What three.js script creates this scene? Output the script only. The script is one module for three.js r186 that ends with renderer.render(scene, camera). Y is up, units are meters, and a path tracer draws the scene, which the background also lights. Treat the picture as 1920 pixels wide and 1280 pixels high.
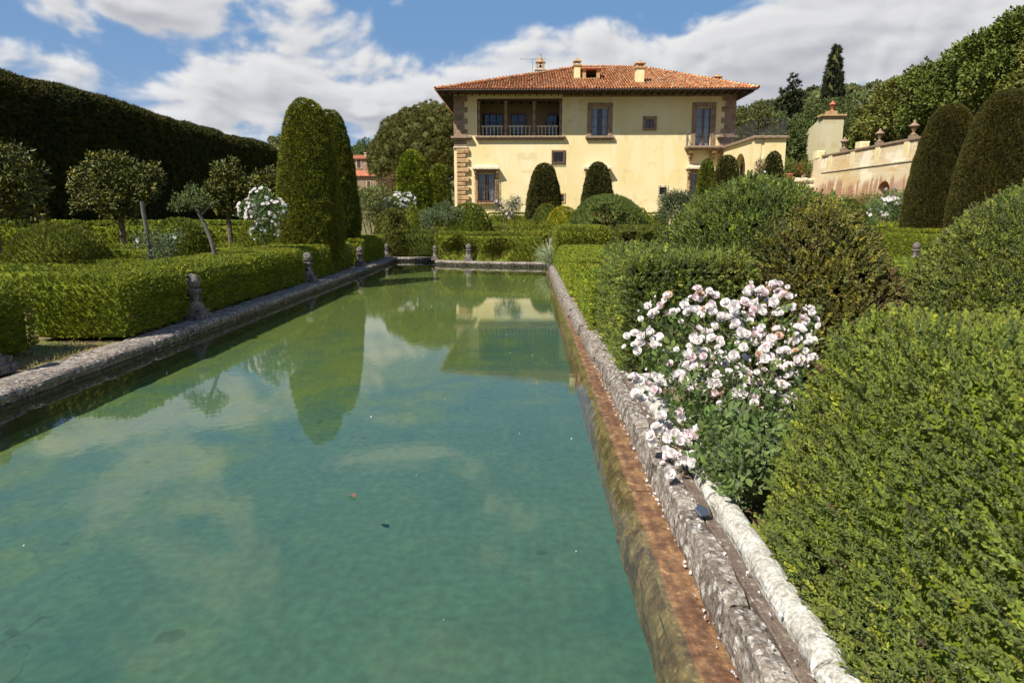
import * as THREE from 'three';
import { ImprovedNoise } from 'three/addons/math/ImprovedNoise.js';
import { mergeGeometries, mergeVertices } from 'three/addons/utils/BufferGeometryUtils.js';

// ---------------------------------------------------------------- camera, sky, sun, exposure
const scene = new THREE.Scene();
const camera = new THREE.PerspectiveCamera(52.42, 1024 / 682, 0.1, 6000);
camera.position.set(0, 1.9, 0);
camera.rotation.set(-0.18405, 0.02117, 0, 'YXZ');
camera.focus = 11; camera.userData.fStop = 5.6;
const renderer = new THREE.WebGLRenderer({ antialias: true });
renderer.setSize(1024, 682);
renderer.toneMapping = THREE.LinearToneMapping;
renderer.toneMappingExposure = 1.58;
renderer.shadowMap.enabled = true;
renderer.shadowMap.type = THREE.PCFSoftShadowMap;

const sun = new THREE.DirectionalLight(new THREE.Color().setRGB(1, 0.945, 0.85), 5);
sun.position.set(-58, 100, 60); sun.target.position.set(0, 0, -30); sun.position.add(sun.target.position);
sun.castShadow = true; sun.shadow.mapSize.set(4096, 4096); sun.shadow.bias = -0.0005;
Object.assign(sun.shadow.camera, { left: -70, right: 70, top: 70, bottom: -70, near: 1, far: 300 });
scene.add(sun, sun.target);

const perlin = new ImprovedNoise();
const N = (x, y, z) => perlin.noise(x, y, z);
const fbm = (x, y, z, o = 5, g = 0.5) => { let s = 0, a = 1, t = 0; for (let i = 0; i < o; i++) { s += a * perlin.noise(x, y, z); t += a; a *= g; x = x * 2.03 + 11.3; y = y * 2.03 + 5.7; z = z * 2.03 + 3.1; } return s / t; };
// quick 2-D gradient noise for textures and sky: the third argument picks another field
const _perm = new Uint16Array(512), _gx = new Float64Array(256), _gy = new Float64Array(256);
{ let q = 77; const r = () => (q = (q * 1103515245 + 12345) & 0x7fffffff) / 0x7fffffff, p = Array.from({ length: 256 }, (_, i) => i); for (let i = 255; i > 0; i--) { const j = Math.floor(r() * (i + 1)); [p[i], p[j]] = [p[j], p[i]]; } for (let i = 0; i < 512; i++) _perm[i] = p[i & 255]; for (let i = 0; i < 256; i++) { _gx[i] = 1.35 * Math.cos(i * 0.02454369); _gy[i] = 1.35 * Math.sin(i * 0.02454369); } }
function N2(x, y, z = 0) {
  x += z * 17.31; y += z * 9.17; const X = Math.floor(x), Y = Math.floor(y), fx = x - X, fy = y - Y, i = X & 255, j = Y & 255;
  const a = _perm[_perm[i] + j], b = _perm[_perm[i + 1] + j], c = _perm[_perm[i] + j + 1], d = _perm[_perm[i + 1] + j + 1];
  const u = fx * fx * fx * (fx * (fx * 6 - 15) + 10), v = fy * fy * fy * (fy * (fy * 6 - 15) + 10);
  const A = _gx[a] * fx + _gy[a] * fy, B = _gx[b] * (fx - 1) + _gy[b] * fy, C = _gx[c] * fx + _gy[c] * (fy - 1), D = _gx[d] * (fx - 1) + _gy[d] * (fy - 1);
  return A + u * (B - A) + v * (C + u * (D - C) - A - u * (B - A));
}
const fb2 = (x, y, z, o = 5, g = 0.5) => { let s = 0, a = 1, t = 0; for (let i = 0; i < o; i++) { s += a * N2(x, y, z); t += a; a *= g; x = x * 2.03 + 11.3; y = y * 2.03 + 5.7; } return s / t; };
const clamp = (x, a = 0, b = 1) => Math.min(b, Math.max(a, x));
const sstep = (a, b, x) => { const t = clamp((x - a) / (b - a)); return t * t * (3 - 2 * t); };
const mix = (a, b, t) => a + (b - a) * t;
const mix3 = (a, b, t) => [mix(a[0], b[0], t), mix(a[1], b[1], t), mix(a[2], b[2], t)];

{ // broken fair-weather cumulus: a long bank round the horizon, open blue above it, heavier cloud to the north-east
  const W = 4096, H = 2048, d = new Float32Array(W * H * 4), G = (x, c, w) => Math.exp(-(((x - c) / w) ** 2));
  const dens = (az, el, o) => {
    const u = az / 13, v = el / 13 + 1.3 * (1 - Math.exp(-el / 5));               // clouds seen flatter towards the horizon
    const wx = N2(u * 1.3 + 7, v * 1.3, 2.2) * 0.3, wy = N2(u * 1.3, v * 1.3 + 9, 5.2) * 0.25;
    let n = fb2(u * 1.05 + wx + 3.4, v * 1.6 + wy + 1.7, 0.37, o, 0.55) * 1.45 - 0.12;
    const mid = 9.6 - 2.2 * sstep(-20, -34, az) + 0.04 * az;
    n += 0.56 * G(el, mid, 3.3) + 0.12 * sstep(12, 3, el);
    n -= 0.45 * G(az, 2, 13) * G(el, 16, 2.4);
    n -= 0.36 * G(az, -26, 8) * G(el, 11.6, 1.6);
    n += 0.38 * G(el, 15.4 - (az + 34) * 0.27, 1.0) * sstep(-40, -36, az) * sstep(-19, -24, az);
    n += 0.34 * G(az, -16.5, 2.6) * G(el, 14.7, 0.9);
    n += 0.50 * sstep(9, 21, az) * sstep(7, 12, el) * sstep(30, 21, el) * sstep(70, 45, az);
    n -= 0.14 * sstep(17, 26, el) * sstep(28, 12, az);
    n -= 0.22 * G(az, -13, 6) * G(el, 5.2, 1.8);
    n += 0.85 * Math.exp(-(((az + 12.7) / 1.0) ** 2) - (((el - 7.6) / 0.6) ** 2));    // one small puff alone under the bank
    return n;
  };
  for (let j = 0; j < H; j++) {
    const el = (j + 0.5) / H * 180 - 90, e = Math.max(el, 0), es = Math.min(e, 55), thin = sstep(45, 60, el), o = 7;
    const deep = mix3(mix3([0.29, 0.38, 0.50], [0.086, 0.200, 0.392], 1 - Math.exp(-e / 8)), [0.05, 0.13, 0.32], sstep(20, 80, e));
    for (let i = 0; i < W; i++) {
      const k = (j * W + i) * 4;
      let c = deep;
      if (el > -0.5 && thin < 1) {
        let az = (i + 0.5) / W * 360 - 90; if (az > 180) az -= 360;   // 0 = -z, positive towards +x
        let n = dens(az, es, o) - thin * 0.8; const back = sstep(150, 180, Math.abs(az));
        if (back) n = mix(n, dens(-az, es, 5) - thin * 0.8, back * 0.5);
        const cov = sstep(-0.13, 0.2, n);
        if (cov > 0) {
          const thick = sstep(0.12, 0.6, n), lit = clamp(0.5 + (n - (dens(az - 0.5, Math.min(es, 54) + 0.7, 4) - thin * 0.8)) * 1.8);
          let cl = mix3([0.56, 0.56, 0.565], [0.34, 0.345, 0.375], thick * 0.8);
          cl = mix3(mix3(cl, [0.27, 0.275, 0.305], 0.55), mix3(cl, [0.62, 0.615, 0.605], 0.6), lit);
          cl = mix3(cl, [0.42, 0.455, 0.51], 0.55 * Math.exp(-e / 4));
          c = mix3(deep, cl, cov * 0.97);
        }
      } else if (el <= -0.5) c = [0.2, 0.21, 0.18];
      d[k] = c[0] * 0.92; d[k + 1] = c[1] * 0.92; d[k + 2] = c[2] * 0.92; d[k + 3] = 1;
    }
  }
  const sky = new THREE.DataTexture(d, W, H, THREE.RGBAFormat, THREE.FloatType);
  sky.mapping = THREE.EquirectangularReflectionMapping; sky.magFilter = sky.minFilter = THREE.LinearFilter;
  sky.colorSpace = THREE.LinearSRGBColorSpace; sky.needsUpdate = true;
  scene.background = sky; scene.environment = sky;
}

// ---------------------------------------------------------------- helpers
let seed = 20240531;
const rnd = () => { seed = (seed + 0x6d2b79f5) | 0; let t = Math.imul(seed ^ (seed >>> 15), 1 | seed); t = (t + Math.imul(t ^ (t >>> 7), 61 | t)) ^ t; return ((t ^ (t >>> 14)) >>> 0) / 4294967296; };
const rr = (a, b) => a + (b - a) * rnd();
const V = (x, y, z) => new THREE.Vector3(x, y, z);
const rgb = (r, g, b) => new THREE.Color().setRGB(r, g, b);
const taken = new Map();
const numbered = (n) => { const k = taken.get(n) || 0; taken.set(n, k + 1); return k ? `${n}_${String(k).padStart(3, '0')}` : n; };
function thing(name, label, category, pos = [0, 0, 0], turn = 0, group) {
  const o = new THREE.Group(); o.name = numbered(name); scene.add(o);
  o.position.set(...pos); o.rotation.y = turn; o.userData = { label, category };
  if (group) o.userData.group = group;
  return o;
}
function obj(name, geo, mat, parent, extra) {
  const m = new THREE.Mesh(Array.isArray(geo) ? mg(geo) : geo, mat);
  m.castShadow = m.receiveShadow = true;
  if (parent) { m.name = name; parent.add(m); } else { m.name = numbered(name); scene.add(m); }
  if (extra) Object.assign(m.userData, extra);
  return m;
}
const struct = (name, geo, mat, label) => obj(name, geo, mat, null, { kind: 'structure', label, category: name.replace(/_/g, ' ') });
function flat(g) { // non-indexed with position, normal, uv
  const q = g.index ? g.toNonIndexed() : g;
  for (const k of Object.keys(q.attributes)) if (!['position', 'normal', 'uv', 'color'].includes(k)) q.deleteAttribute(k);
  if (!q.attributes.normal) q.computeVertexNormals();
  if (!q.attributes.uv) q.setAttribute('uv', new THREE.Float32BufferAttribute(new Float32Array(q.attributes.position.count * 2), 2));
  return q;
}
const mg = (list) => mergeGeometries(list.map(flat));
// texture coordinates in metres / size, taken from the plane each face lies nearest to
function metric(geo, size = 1, off = [0, 0]) {
  const q = flat(geo), p = q.attributes.position, u = q.attributes.uv, a = V(), b = V(), c = V();
  for (let i = 0; i < p.count; i += 3) {
    a.fromBufferAttribute(p, i); b.fromBufferAttribute(p, i + 1).sub(a); c.fromBufferAttribute(p, i + 2).sub(a); b.cross(c);
    const x = Math.abs(b.x), y = Math.abs(b.y), z = Math.abs(b.z);
    for (let k = i; k < i + 3; k++) {
      const X = p.getX(k), Y = p.getY(k), Z = p.getZ(k);
      if (y > x && y > z) u.setXY(k, X / size + off[0], Z / size + off[1]);
      else if (x > z) u.setXY(k, Z / size + off[0], Y / size + off[1]);
      else u.setXY(k, X / size + off[0], Y / size + off[1]);
    }
  }
  return q;
}
const box = (x0, x1, y0, y1, z0, z1, s = 1) => metric(new THREE.BoxGeometry(x1 - x0, y1 - y0, z1 - z0).translate((x0 + x1) / 2, (y0 + y1) / 2, (z0 + z1) / 2), s);
// block with chamfered edges: each corner cut by b
function chamfer(x0, x1, y0, y1, z0, z1, b = 0.02, s = 1) {
  const sh = new THREE.Shape(); const w = x1 - x0 - 2 * b, h = y1 - y0 - 2 * b;
  sh.moveTo(0, 0); sh.lineTo(w, 0); sh.lineTo(w, h); sh.lineTo(0, h); sh.closePath();
  const g = new THREE.ExtrudeGeometry(sh, { depth: z1 - z0 - 2 * b, bevelEnabled: true, bevelThickness: b, bevelSize: b, bevelSegments: 1, steps: 1 });
  return metric(g.translate(x0 + b, y0 + b, z0 + b), s);
}
function tube(pts, r0, r1, seg = 7, rough = 0) { // tapered limb through points
  const c = new THREE.CatmullRomCurve3(pts), n = Math.max(3, pts.length * 3), g = new THREE.TubeGeometry(c, n, 1, seg, false), p = g.attributes.position, o = V(), q = V();
  for (let i = 0; i <= n; i++) {
    c.getPointAt(i / n, o); const r = mix(r0, r1, i / n);
    for (let k = 0; k <= seg; k++) { const j = i * (seg + 1) + k; q.fromBufferAttribute(p, j).sub(o).multiplyScalar(r * (1 + rough * N(i * 0.9, (k % seg) * 1.7, r0 * 50))).add(o); p.setXYZ(j, q.x, q.y, q.z); }
  }
  g.computeVertexNormals(); return g;
}
const lathe = (prof, seg = 24) => new THREE.LatheGeometry(prof.map(([r, y]) => new THREE.Vector2(r, y)), seg);
function tex(w, h, fn, srgb = true) { // fn(u, v) -> [r, g, b] in 0..1 (display values)
  const d = new Uint8Array(w * h * 4);
  for (let j = 0; j < h; j++) for (let i = 0; i < w; i++) {
    const c = fn(i / w, j / h), k = (j * w + i) * 4;
    d[k] = clamp(c[0]) * 255; d[k + 1] = clamp(c[1]) * 255; d[k + 2] = clamp(c[2]) * 255; d[k + 3] = 255;
  }
  const t = new THREE.DataTexture(d, w, h); t.wrapS = t.wrapT = THREE.MirroredRepeatWrapping; t.magFilter = THREE.LinearFilter; t.minFilter = THREE.LinearMipmapLinearFilter;
  t.colorSpace = srgb ? THREE.SRGBColorSpace : THREE.NoColorSpace; t.generateMipmaps = true; t.needsUpdate = true; return t;
}
const grey = (w, h, fn) => tex(w, h, (u, v) => { const x = fn(u, v); return [x, x, x]; }, false);
const std = (o) => new THREE.MeshStandardMaterial({ roughness: 0.85, ...o });

// ---------------------------------------------------------------- materials
// round lichen colonies and pits: irregular discs scattered over a square
function colonies(size, n, r0, r1, sd) {
  const m = new Float32Array(size * size); let q = sd; const r = () => (q = (q * 1103515245 + 12345) & 0x7fffffff) / 0x7fffffff;
  for (let k = 0; k < n; k++) {
    const cx = r() * size, cy = r() * size, R = r0 + (r1 - r0) * r() ** 3, st = 0.35 + 0.65 * r();
    for (let y = Math.floor(cy - R * 1.4); y <= cy + R * 1.4; y++) for (let x = Math.floor(cx - R * 1.4); x <= cx + R * 1.4; x++) {
      if (x < 0 || y < 0 || x >= size || y >= size) continue; const d = Math.hypot(x - cx, y - cy) / R * (1 + 0.55 * N2(x * 0.22, y * 0.22, k % 7));
      const w = st * (1 - sstep(0.75, 1.0, d)); if (w > m[y * size + x]) m[y * size + x] = w;
    }
  }
  return m;
}
const lichen = (u, v, f, seedz) => { const a = fb2(u * f, v * f, seedz, 5), b = fb2(u * f * 3.1, v * f * 3.1, seedz + 4, 4); return sstep(0.06, 0.2, a * 0.55 + b * 0.7); };
const M = {};
{
  const stoneB = grey(512, 512, (u, v) => 0.5 + 0.9 * fb2(u * 14, v * 14, 1.2, 6, 0.62));
  const mk = (base, dark, pale, seedz, f, amt) => tex(768, 768, (u, v) => {
    const g = fb2(u * 40, v * 40, seedz, 4, 0.65) * 0.30, big = fb2(u * 5, v * 5, seedz + 2, 5);
    let c = mix3(base, dark, sstep(-0.05, 0.32, big + g * 0.6));
    c = mix3(c, pale, lichen(u, v, f, seedz + 7) * amt);
    return c.map((x) => x * (1 + g));
  });
  const crust = (base, dark, pale, seedz, nPale, rPale, nDark, rDark) => { const Z = 1024, P = colonies(Z, nPale, 1.5, rPale, 11 + Math.floor(seedz * 10)), D = colonies(Z, nDark, 2, rDark, 91 + Math.floor(seedz * 10)); return tex(Z, Z, (u, v) => {
    const i = Math.floor(v * Z) * Z + Math.floor(u * Z), g = fb2(u * 70, v * 70, seedz, 3, 0.65), big = fb2(u * 4, v * 4, seedz + 2, 5);
    let c = mix3(base, dark, clamp(0.35 + 1.6 * big)); c = mix3(c, dark.map((x) => x * 0.75), D[i] * 0.7); c = mix3(c, pale, P[i] * clamp(0.75 + big) * 0.85); return c.map((x) => x * (1 + g * 0.4)); }); };
  // grey limestone with white lichen, darker crust and brown stains
  M.coping = std({ map: crust([0.50, 0.455, 0.405], [0.30, 0.255, 0.22], [0.78, 0.765, 0.72], 3.3, 1500, 26, 500, 18), bumpMap: stoneB, bumpScale: 0.035, roughness: 0.92 });
  M.channel = std({ map: crust([0.44, 0.375, 0.32], [0.33, 0.275, 0.235], [0.74, 0.72, 0.68], 15.7, 900, 16, 250, 12), bumpMap: stoneB, bumpScale: 0.012, roughness: 0.85 });
  M.torus = std({ map: crust([0.70, 0.685, 0.64], [0.58, 0.555, 0.50], [0.83, 0.83, 0.81], 5.9, 260, 60, 420, 16), bumpMap: stoneB, bumpScale: 0.02, roughness: 0.9 });
  M.ledge = std({ map: tex(768, 768, (u, v) => { const g = fb2(u * 30, v * 30, 2, 5, 0.6), b = fb2(u * 6, v * 6, 9, 4); let c = mix3([0.50, 0.375, 0.245], [0.37, 0.255, 0.165], sstep(-0.2, 0.3, b)); c = mix3(c, [0.60, 0.49, 0.33], sstep(0.2, 0.45, g) * 0.45); return c.map((x) => x * (1 + g * 0.5)); }), bumpMap: stoneB, bumpScale: 0.012, roughness: 0.55 });
  M.finial = std({ map: mk([0.44, 0.40, 0.37], [0.25, 0.22, 0.21], [0.60, 0.58, 0.54], 12.1, 8, 0.5), bumpMap: stoneB, bumpScale: 0.03, roughness: 0.95 });
  M.quoin = std({ map: mk([0.70, 0.57, 0.40], [0.56, 0.43, 0.30], [0.76, 0.66, 0.5], 21.1, 3, 0.4), bumpMap: stoneB, bumpScale: 0.03 });
  M.pietra = std({ map: mk([0.56, 0.47, 0.38], [0.45, 0.37, 0.30], [0.62, 0.54, 0.44], 31.1, 3, 0.4), bumpMap: stoneB, bumpScale: 0.01 });
  M.paleStone = std({ map: mk([0.76, 0.71, 0.6], [0.6, 0.54, 0.45], [0.82, 0.8, 0.72], 41.1, 3, 0.5), bumpMap: stoneB, bumpScale: 0.01 });
  M.stucco = std({ map: tex(1024, 1024, (u, v) => {
    const b = fb2(u * 4, v * 3, 6.6, 6), s = fb2(u * 9, v * 2.2, 16.6, 5), g = fb2(u * 120, v * 120, 3, 2) * 0.05;
    let c = mix3([0.87, 0.805, 0.625], [0.85, 0.775, 0.565], sstep(-0.25, 0.3, b));
    c = mix3(c, [0.88, 0.84, 0.71], sstep(0.12, 0.22, s) * 0.4);                                   // limewashed repairs
    c = mix3(c, [0.80, 0.705, 0.50], sstep(0.18, 0.3, fb2(u * 6 + 3, v * 6, 26.6, 6, 0.6)) * 0.5);      // bare patches
    c = mix3(c, [0.70, 0.62, 0.49], sstep(0.3, 0.5, fb2(u * 26, v * 3, 36.6, 5, 0.6)) * 0.22);          // rain streaks
    return c.map((x) => x * (1 + g));
  }), bumpMap: grey(512, 512, (u, v) => 0.5 + 0.6 * fb2(u * 30, v * 30, 4, 4)), bumpScale: 0.006, roughness: 0.92 });
  M.loggia = std({ color: rgb(0.33, 0.24, 0.125), roughness: 0.9 });  // stucco ochre darkened in colour to carry the shade of the deep loggia
  M.woodDark = std({ color: rgb(0.055, 0.03, 0.018), roughness: 0.7 });
  M.sash = std({ color: rgb(0.12, 0.05, 0.028), roughness: 0.5 });
  M.iron = std({ color: rgb(0.05, 0.045, 0.045), roughness: 0.6, metalness: 0.3 });
  M.curtain = std({ color: rgb(0.62, 0.6, 0.58), roughness: 0.95, side: THREE.DoubleSide });
  M.glass = new THREE.MeshPhysicalMaterial({ color: rgb(0.8, 0.84, 0.88), transmission: 1, thickness: 0, roughness: 0.03, ior: 1.48 });
  M.tile = std({ vertexColors: true, roughness: 0.85 });
  M.bark = std({ map: tex(256, 256, (u, v) => { const n = fb2(u * 22, v * 5, 2, 5, 0.6); return mix3([0.30, 0.24, 0.19], [0.46, 0.40, 0.34], clamp(0.5 + n)); }), bumpMap: grey(256, 256, (u, v) => 0.5 + fb2(u * 22, v * 5, 2, 5, 0.6)), bumpScale: 0.02 });
  M.greyWood = std({ map: tex(256, 256, (u, v) => { const n = fb2(u * 30, v * 3, 2, 4, 0.6); return mix3([0.28, 0.26, 0.235], [0.43, 0.41, 0.38], clamp(0.5 + n)); }) });
  M.soil = std({ map: tex(1024, 1024, (u, v) => { const n = fb2(u * 60, v * 60, 2, 5, 0.65), b = fb2(u * 7, v * 7, 8, 5); let c = mix3([0.36, 0.37, 0.17], [0.43, 0.36, 0.23], sstep(-0.1, 0.25, b)); return c.map((x) => x * (1 + n * 0.7)); }), bumpMap: grey(512, 512, (u, v) => 0.5 + 0.8 * fb2(u * 50, v * 50, 2, 5, 0.6)), bumpScale: 0.03, roughness: 1 });
  M.drygrass = std({ color: rgb(0.26, 0.2, 0.07), side: THREE.DoubleSide });
  M.leaf = new THREE.MeshPhysicalMaterial({ roughness: 0.55, specularIntensity: 0.45, side: THREE.DoubleSide });            // plain leaves, coloured per copy
  M.thinLeaf = new THREE.MeshPhysicalMaterial({ roughness: 1, transmission: 0.3, thickness: 0, clearcoat: 0.1, clearcoatRoughness: 0.4, side: THREE.DoubleSide });
  M.needle = new THREE.MeshPhysicalMaterial({ roughness: 0.8, specularIntensity: 0.3, side: THREE.DoubleSide });
  M.core = new THREE.MeshPhysicalMaterial({ color: rgb(0.085, 0.09, 0.03), roughness: 1, specularIntensity: 0 });       // twigs and old inner leaves
  M.twig = std({ color: rgb(0.10, 0.075, 0.05), roughness: 1 });
  M.petal = new THREE.MeshPhysicalMaterial({ color: rgb(0.86, 0.815, 0.79), roughness: 1, transmission: 0.38, thickness: 0, side: THREE.DoubleSide });
  M.petalPink = new THREE.MeshPhysicalMaterial({ color: rgb(0.83, 0.70, 0.71), roughness: 1, transmission: 0.38, thickness: 0, side: THREE.DoubleSide });
  M.petalOld = new THREE.MeshPhysicalMaterial({ color: rgb(0.66, 0.46, 0.33), roughness: 1, transmission: 0.2, thickness: 0, side: THREE.DoubleSide });
  M.terracotta = std({ color: rgb(0.42, 0.14, 0.07) });
}
// ---------------------------------------------------------------- foliage: leaf sprigs set on real shapes
function leafGeo(len, wid, fold = 0.25, bend = 0.15, fine = false) { // lies along +y, face towards +z
  const st = fine ? [[0, 0.0], [0.22, 0.75], [0.55, 1], [0.82, 0.62], [1, 0]] : [[0, 0], [0.45, 1], [1, 0]];
  const P = [], tri = (a, b, c) => P.push(...a, ...b, ...c);
  const pt = (t, s) => [s * wid / 2, t * len, Math.abs(s) * wid * fold - bend * len * t * t];
  for (let i = 0; i + 1 < st.length; i++) {
    const [t0, s0] = st[i], [t1, s1] = st[i + 1];
    for (const sg of [-1, 1]) {
      const a = pt(t0, 0), b = pt(t1, 0), c = pt(t0, sg * s0), d = pt(t1, sg * s1);
      if (s0 > 0) sg > 0 ? tri(a, c, b) : tri(a, b, c);
      if (s1 > 0) s0 > 0 ? (sg > 0 ? tri(c, d, b) : tri(c, b, d)) : (sg > 0 ? tri(a, d, b) : tri(a, b, d));
    }
  }
  const g = new THREE.BufferGeometry(); g.setAttribute('position', new THREE.Float32BufferAttribute(P, 3)); g.computeVertexNormals(); return flat(g);
}
const put = (g, pos, dir, spin = 0, s = 1) => { // turn +y to dir, spin round it, move
  const q = new THREE.Quaternion().setFromUnitVectors(V(0, 1, 0), dir.clone().normalize()).multiply(new THREE.Quaternion().setFromAxisAngle(V(0, 1, 0), spin));
  return g.clone().applyMatrix4(new THREE.Matrix4().compose(pos, q, V(s, s, s)));
};
function sprigGeo(h, n, len, wid, fine, open = 0.9) { // upright twig with opposite leaves and a tuft at the tip
  const L = leafGeo(len, wid, 0.22, 0.12, fine), out = [];
  for (let i = 0; i < n; i++) {
    const t = (i + 0.5) / n, a0 = i * 1.571 + rr(-0.3, 0.3);
    for (const k of [0, 1]) { const a = a0 + k * Math.PI, o = open * (1 - 0.55 * t) + rr(-0.15, 0.15); out.push(put(L, V(0, h * t, 0), V(Math.sin(a) * o, 1, Math.cos(a) * o), Math.PI + 0 * a + rr(-0.4, 0.4), rr(0.8, 1.15) * (1 - 0.25 * t))); }
  }
  for (let k = 0; k < 3; k++) { const a = k * 2.1; out.push(put(L, V(0, h, 0), V(Math.sin(a) * 0.35, 1, Math.cos(a) * 0.35), rr(0, 6), 0.7)); }
  return mg(out);
}
function clumpGeo(r, n, len, wid, fine = false, up = 0.4) { // loose ball of leaves pointing outwards
  const L = leafGeo(len, wid, 0.2, 0.2, fine), out = [];
  for (let i = 0; i < n; i++) { const d = V(rr(-1, 1), rr(-1, 1), rr(-1, 1)).normalize(), p = d.clone().multiplyScalar(r * Math.cbrt(rr(0.1, 1))); out.push(put(L, p, d.add(V(rr(-0.5, 0.5), up + rr(-0.5, 0.5), rr(-0.5, 0.5))), rr(0, 6.28), rr(0.7, 1.25))); }
  return mg(out);
}
function tuftGeo(n, len, wid, spread) { // brush of needles
  const L = leafGeo(len, wid, 0.1, 0.05), out = [];
  for (let i = 0; i < n; i++) { const a = i * 2.4, o = spread * Math.sqrt((i + 0.5) / n); out.push(put(L, V(0, 0, 0), V(Math.sin(a) * o, 1, Math.cos(a) * o), rr(0, 6), rr(0.75, 1.1))); }
  return mg(out);
}
const S = { // sprigs for different plants and distances
  boxNear: [0, 1, 2].map(() => sprigGeo(0.06, 5, 0.025, 0.0125, true, 0.85)),
  boxMid: [0, 1].map(() => sprigGeo(0.075, 4, 0.042, 0.021, false, 1.0)),
  boxFar: [0, 1].map(() => sprigGeo(0.11, 3, 0.085, 0.045, false, 1.1)),
  yewMid: [0, 1].map(() => tuftGeo(11, 0.10, 0.016, 0.95)),
  yewFar: [0, 1].map(() => tuftGeo(10, 0.17, 0.035, 1.0)),
  wall: [0, 1].map(() => tuftGeo(10, 0.3, 0.055, 0.8)),
  citrus: [0, 1].map(() => clumpGeo(0.13, 12, 0.12, 0.05, true, 0.1)),
  rose: [0, 1].map(() => clumpGeo(0.10, 12, 0.05, 0.033)),
  shrub: [0, 1].map(() => clumpGeo(0.16, 16, 0.11, 0.035)),
  broad: [0, 1].map(() => clumpGeo(0.42, 34, 0.24, 0.15)),
  pine: [0, 1].map(() => tuftGeo(14, 0.42, 0.05, 1.0)),
  cypress: [0, 1].map(() => tuftGeo(9, 0.7, 0.14, 0.55)),
};
const EYE = camera.position.clone();
// points over a surface, evenly by area
function sampleSurface(geo, spacing, keep) {
  const q = geo.index ? geo.toNonIndexed() : geo, p = q.attributes.position, nn = q.attributes.normal, out = [], per = 1 / (spacing * spacing);
  const a = V(), b = V(), c = V(), n = V(), na = V(), nb = V(), nc = V();
  for (let i = 0; i < p.count; i += 3) {
    a.fromBufferAttribute(p, i); b.fromBufferAttribute(p, i + 1); c.fromBufferAttribute(p, i + 2);
    na.fromBufferAttribute(nn, i); nb.fromBufferAttribute(nn, i + 1); nc.fromBufferAttribute(nn, i + 2);
    const ar = b.clone().sub(a).cross(c.clone().sub(a)).length() / 2; let m = ar * per; m = Math.floor(m) + (rnd() < m % 1 ? 1 : 0);
    for (let k = 0; k < m; k++) {
      let u = rnd(), v = rnd(); if (u + v > 1) { u = 1 - u; v = 1 - v; }
      const P = a.clone().multiplyScalar(1 - u - v).addScaledVector(b, u).addScaledVector(c, v);
      n.copy(na).multiplyScalar(1 - u - v).addScaledVector(nb, u).addScaledVector(nc, v).normalize();
      if (!keep || keep(P, n)) out.push({ p: P, n: n.clone() });
    }
  }
  return out;
}
// leaves of one plant: a copy of a sprig on every sample. colour(p, n) -> [r, g, b]
const _q = new THREE.Quaternion(), _q2 = new THREE.Quaternion(), _m = new THREE.Matrix4(), _up = V(0, 1, 0);
let copies = 0;
function leaves(parent, name, geos, mat, samples, { up = 0.35, rand = 0.45, s0 = 0.8, s1 = 1.2, colour }) {
  geos.forEach((g, gi) => {
    const mine = samples.filter((_, i) => i % geos.length === gi); if (!mine.length) return;
    const im = new THREE.InstancedMesh(g, mat, mine.length); im.name = name; im.userData.kind = 'stuff'; im.castShadow = im.receiveShadow = true;
    mine.forEach((s, i) => {
      const d = s.n.clone().addScaledVector(_up, up).add(V(rr(-1, 1), rr(-1, 1), rr(-1, 1)).multiplyScalar(rand)).normalize();
      _q.setFromUnitVectors(_up, d); _q2.setFromAxisAngle(_up, rr(0, 6.28)); _q.multiply(_q2);
      const k = rr(s0, s1) * (s.k || 1); _m.compose(s.p, _q, V(k, k, k)); im.setMatrixAt(i, _m);
      const c = colour(s.p, s.n, s); im.setColorAt(i, rgb(c[0], c[1], c[2]));
    });
    copies += mine.length; parent.add(im);
  });
}
// colour of a clipped plant: its own green, patches of yellower growth, a few brown sprigs
function green(base, { yellow = 0.3, f = 1.1, jit = 0.38, brown = 0.02, brownAt, fresh = 0.1 } = {}) {
  base = [base[0] * 1.5, base[1] * 1.4, base[2] * 1.05];
  const gold = [base[0] * 1.55, base[1] * 1.22, base[2] * 0.8], rust = [0.13, 0.07, 0.025];
  return (p) => {
    let c = mix3(base, gold, clamp(yellow + 1.1 * fbm(p.x * f, p.y * f, p.z * f, 3)));
    const q = rnd(); if (q < fresh) c = mix3(c, [gold[0] * 1.35, gold[1] * 1.35, gold[2] * 1.2], 0.8); else if (q > 0.78) c = mix3(c, [base[0] * 0.55, base[1] * 0.62, base[2] * 0.8], 0.8);   // new shoots, old leaves
    const j = 1 + rr(-jit, jit); c = c.map((x) => x * j);
    const b = brownAt ? brownAt(p) : 0;
    if (rnd() < brown + b) c = mix3(c, rust, rr(0.5, 1));
    return c;
  };
}
const BOX = [0.096, 0.125, 0.018], BOXDARK = [0.062, 0.085, 0.018], YEWDARK = [0.040, 0.045, 0.013];
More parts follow.
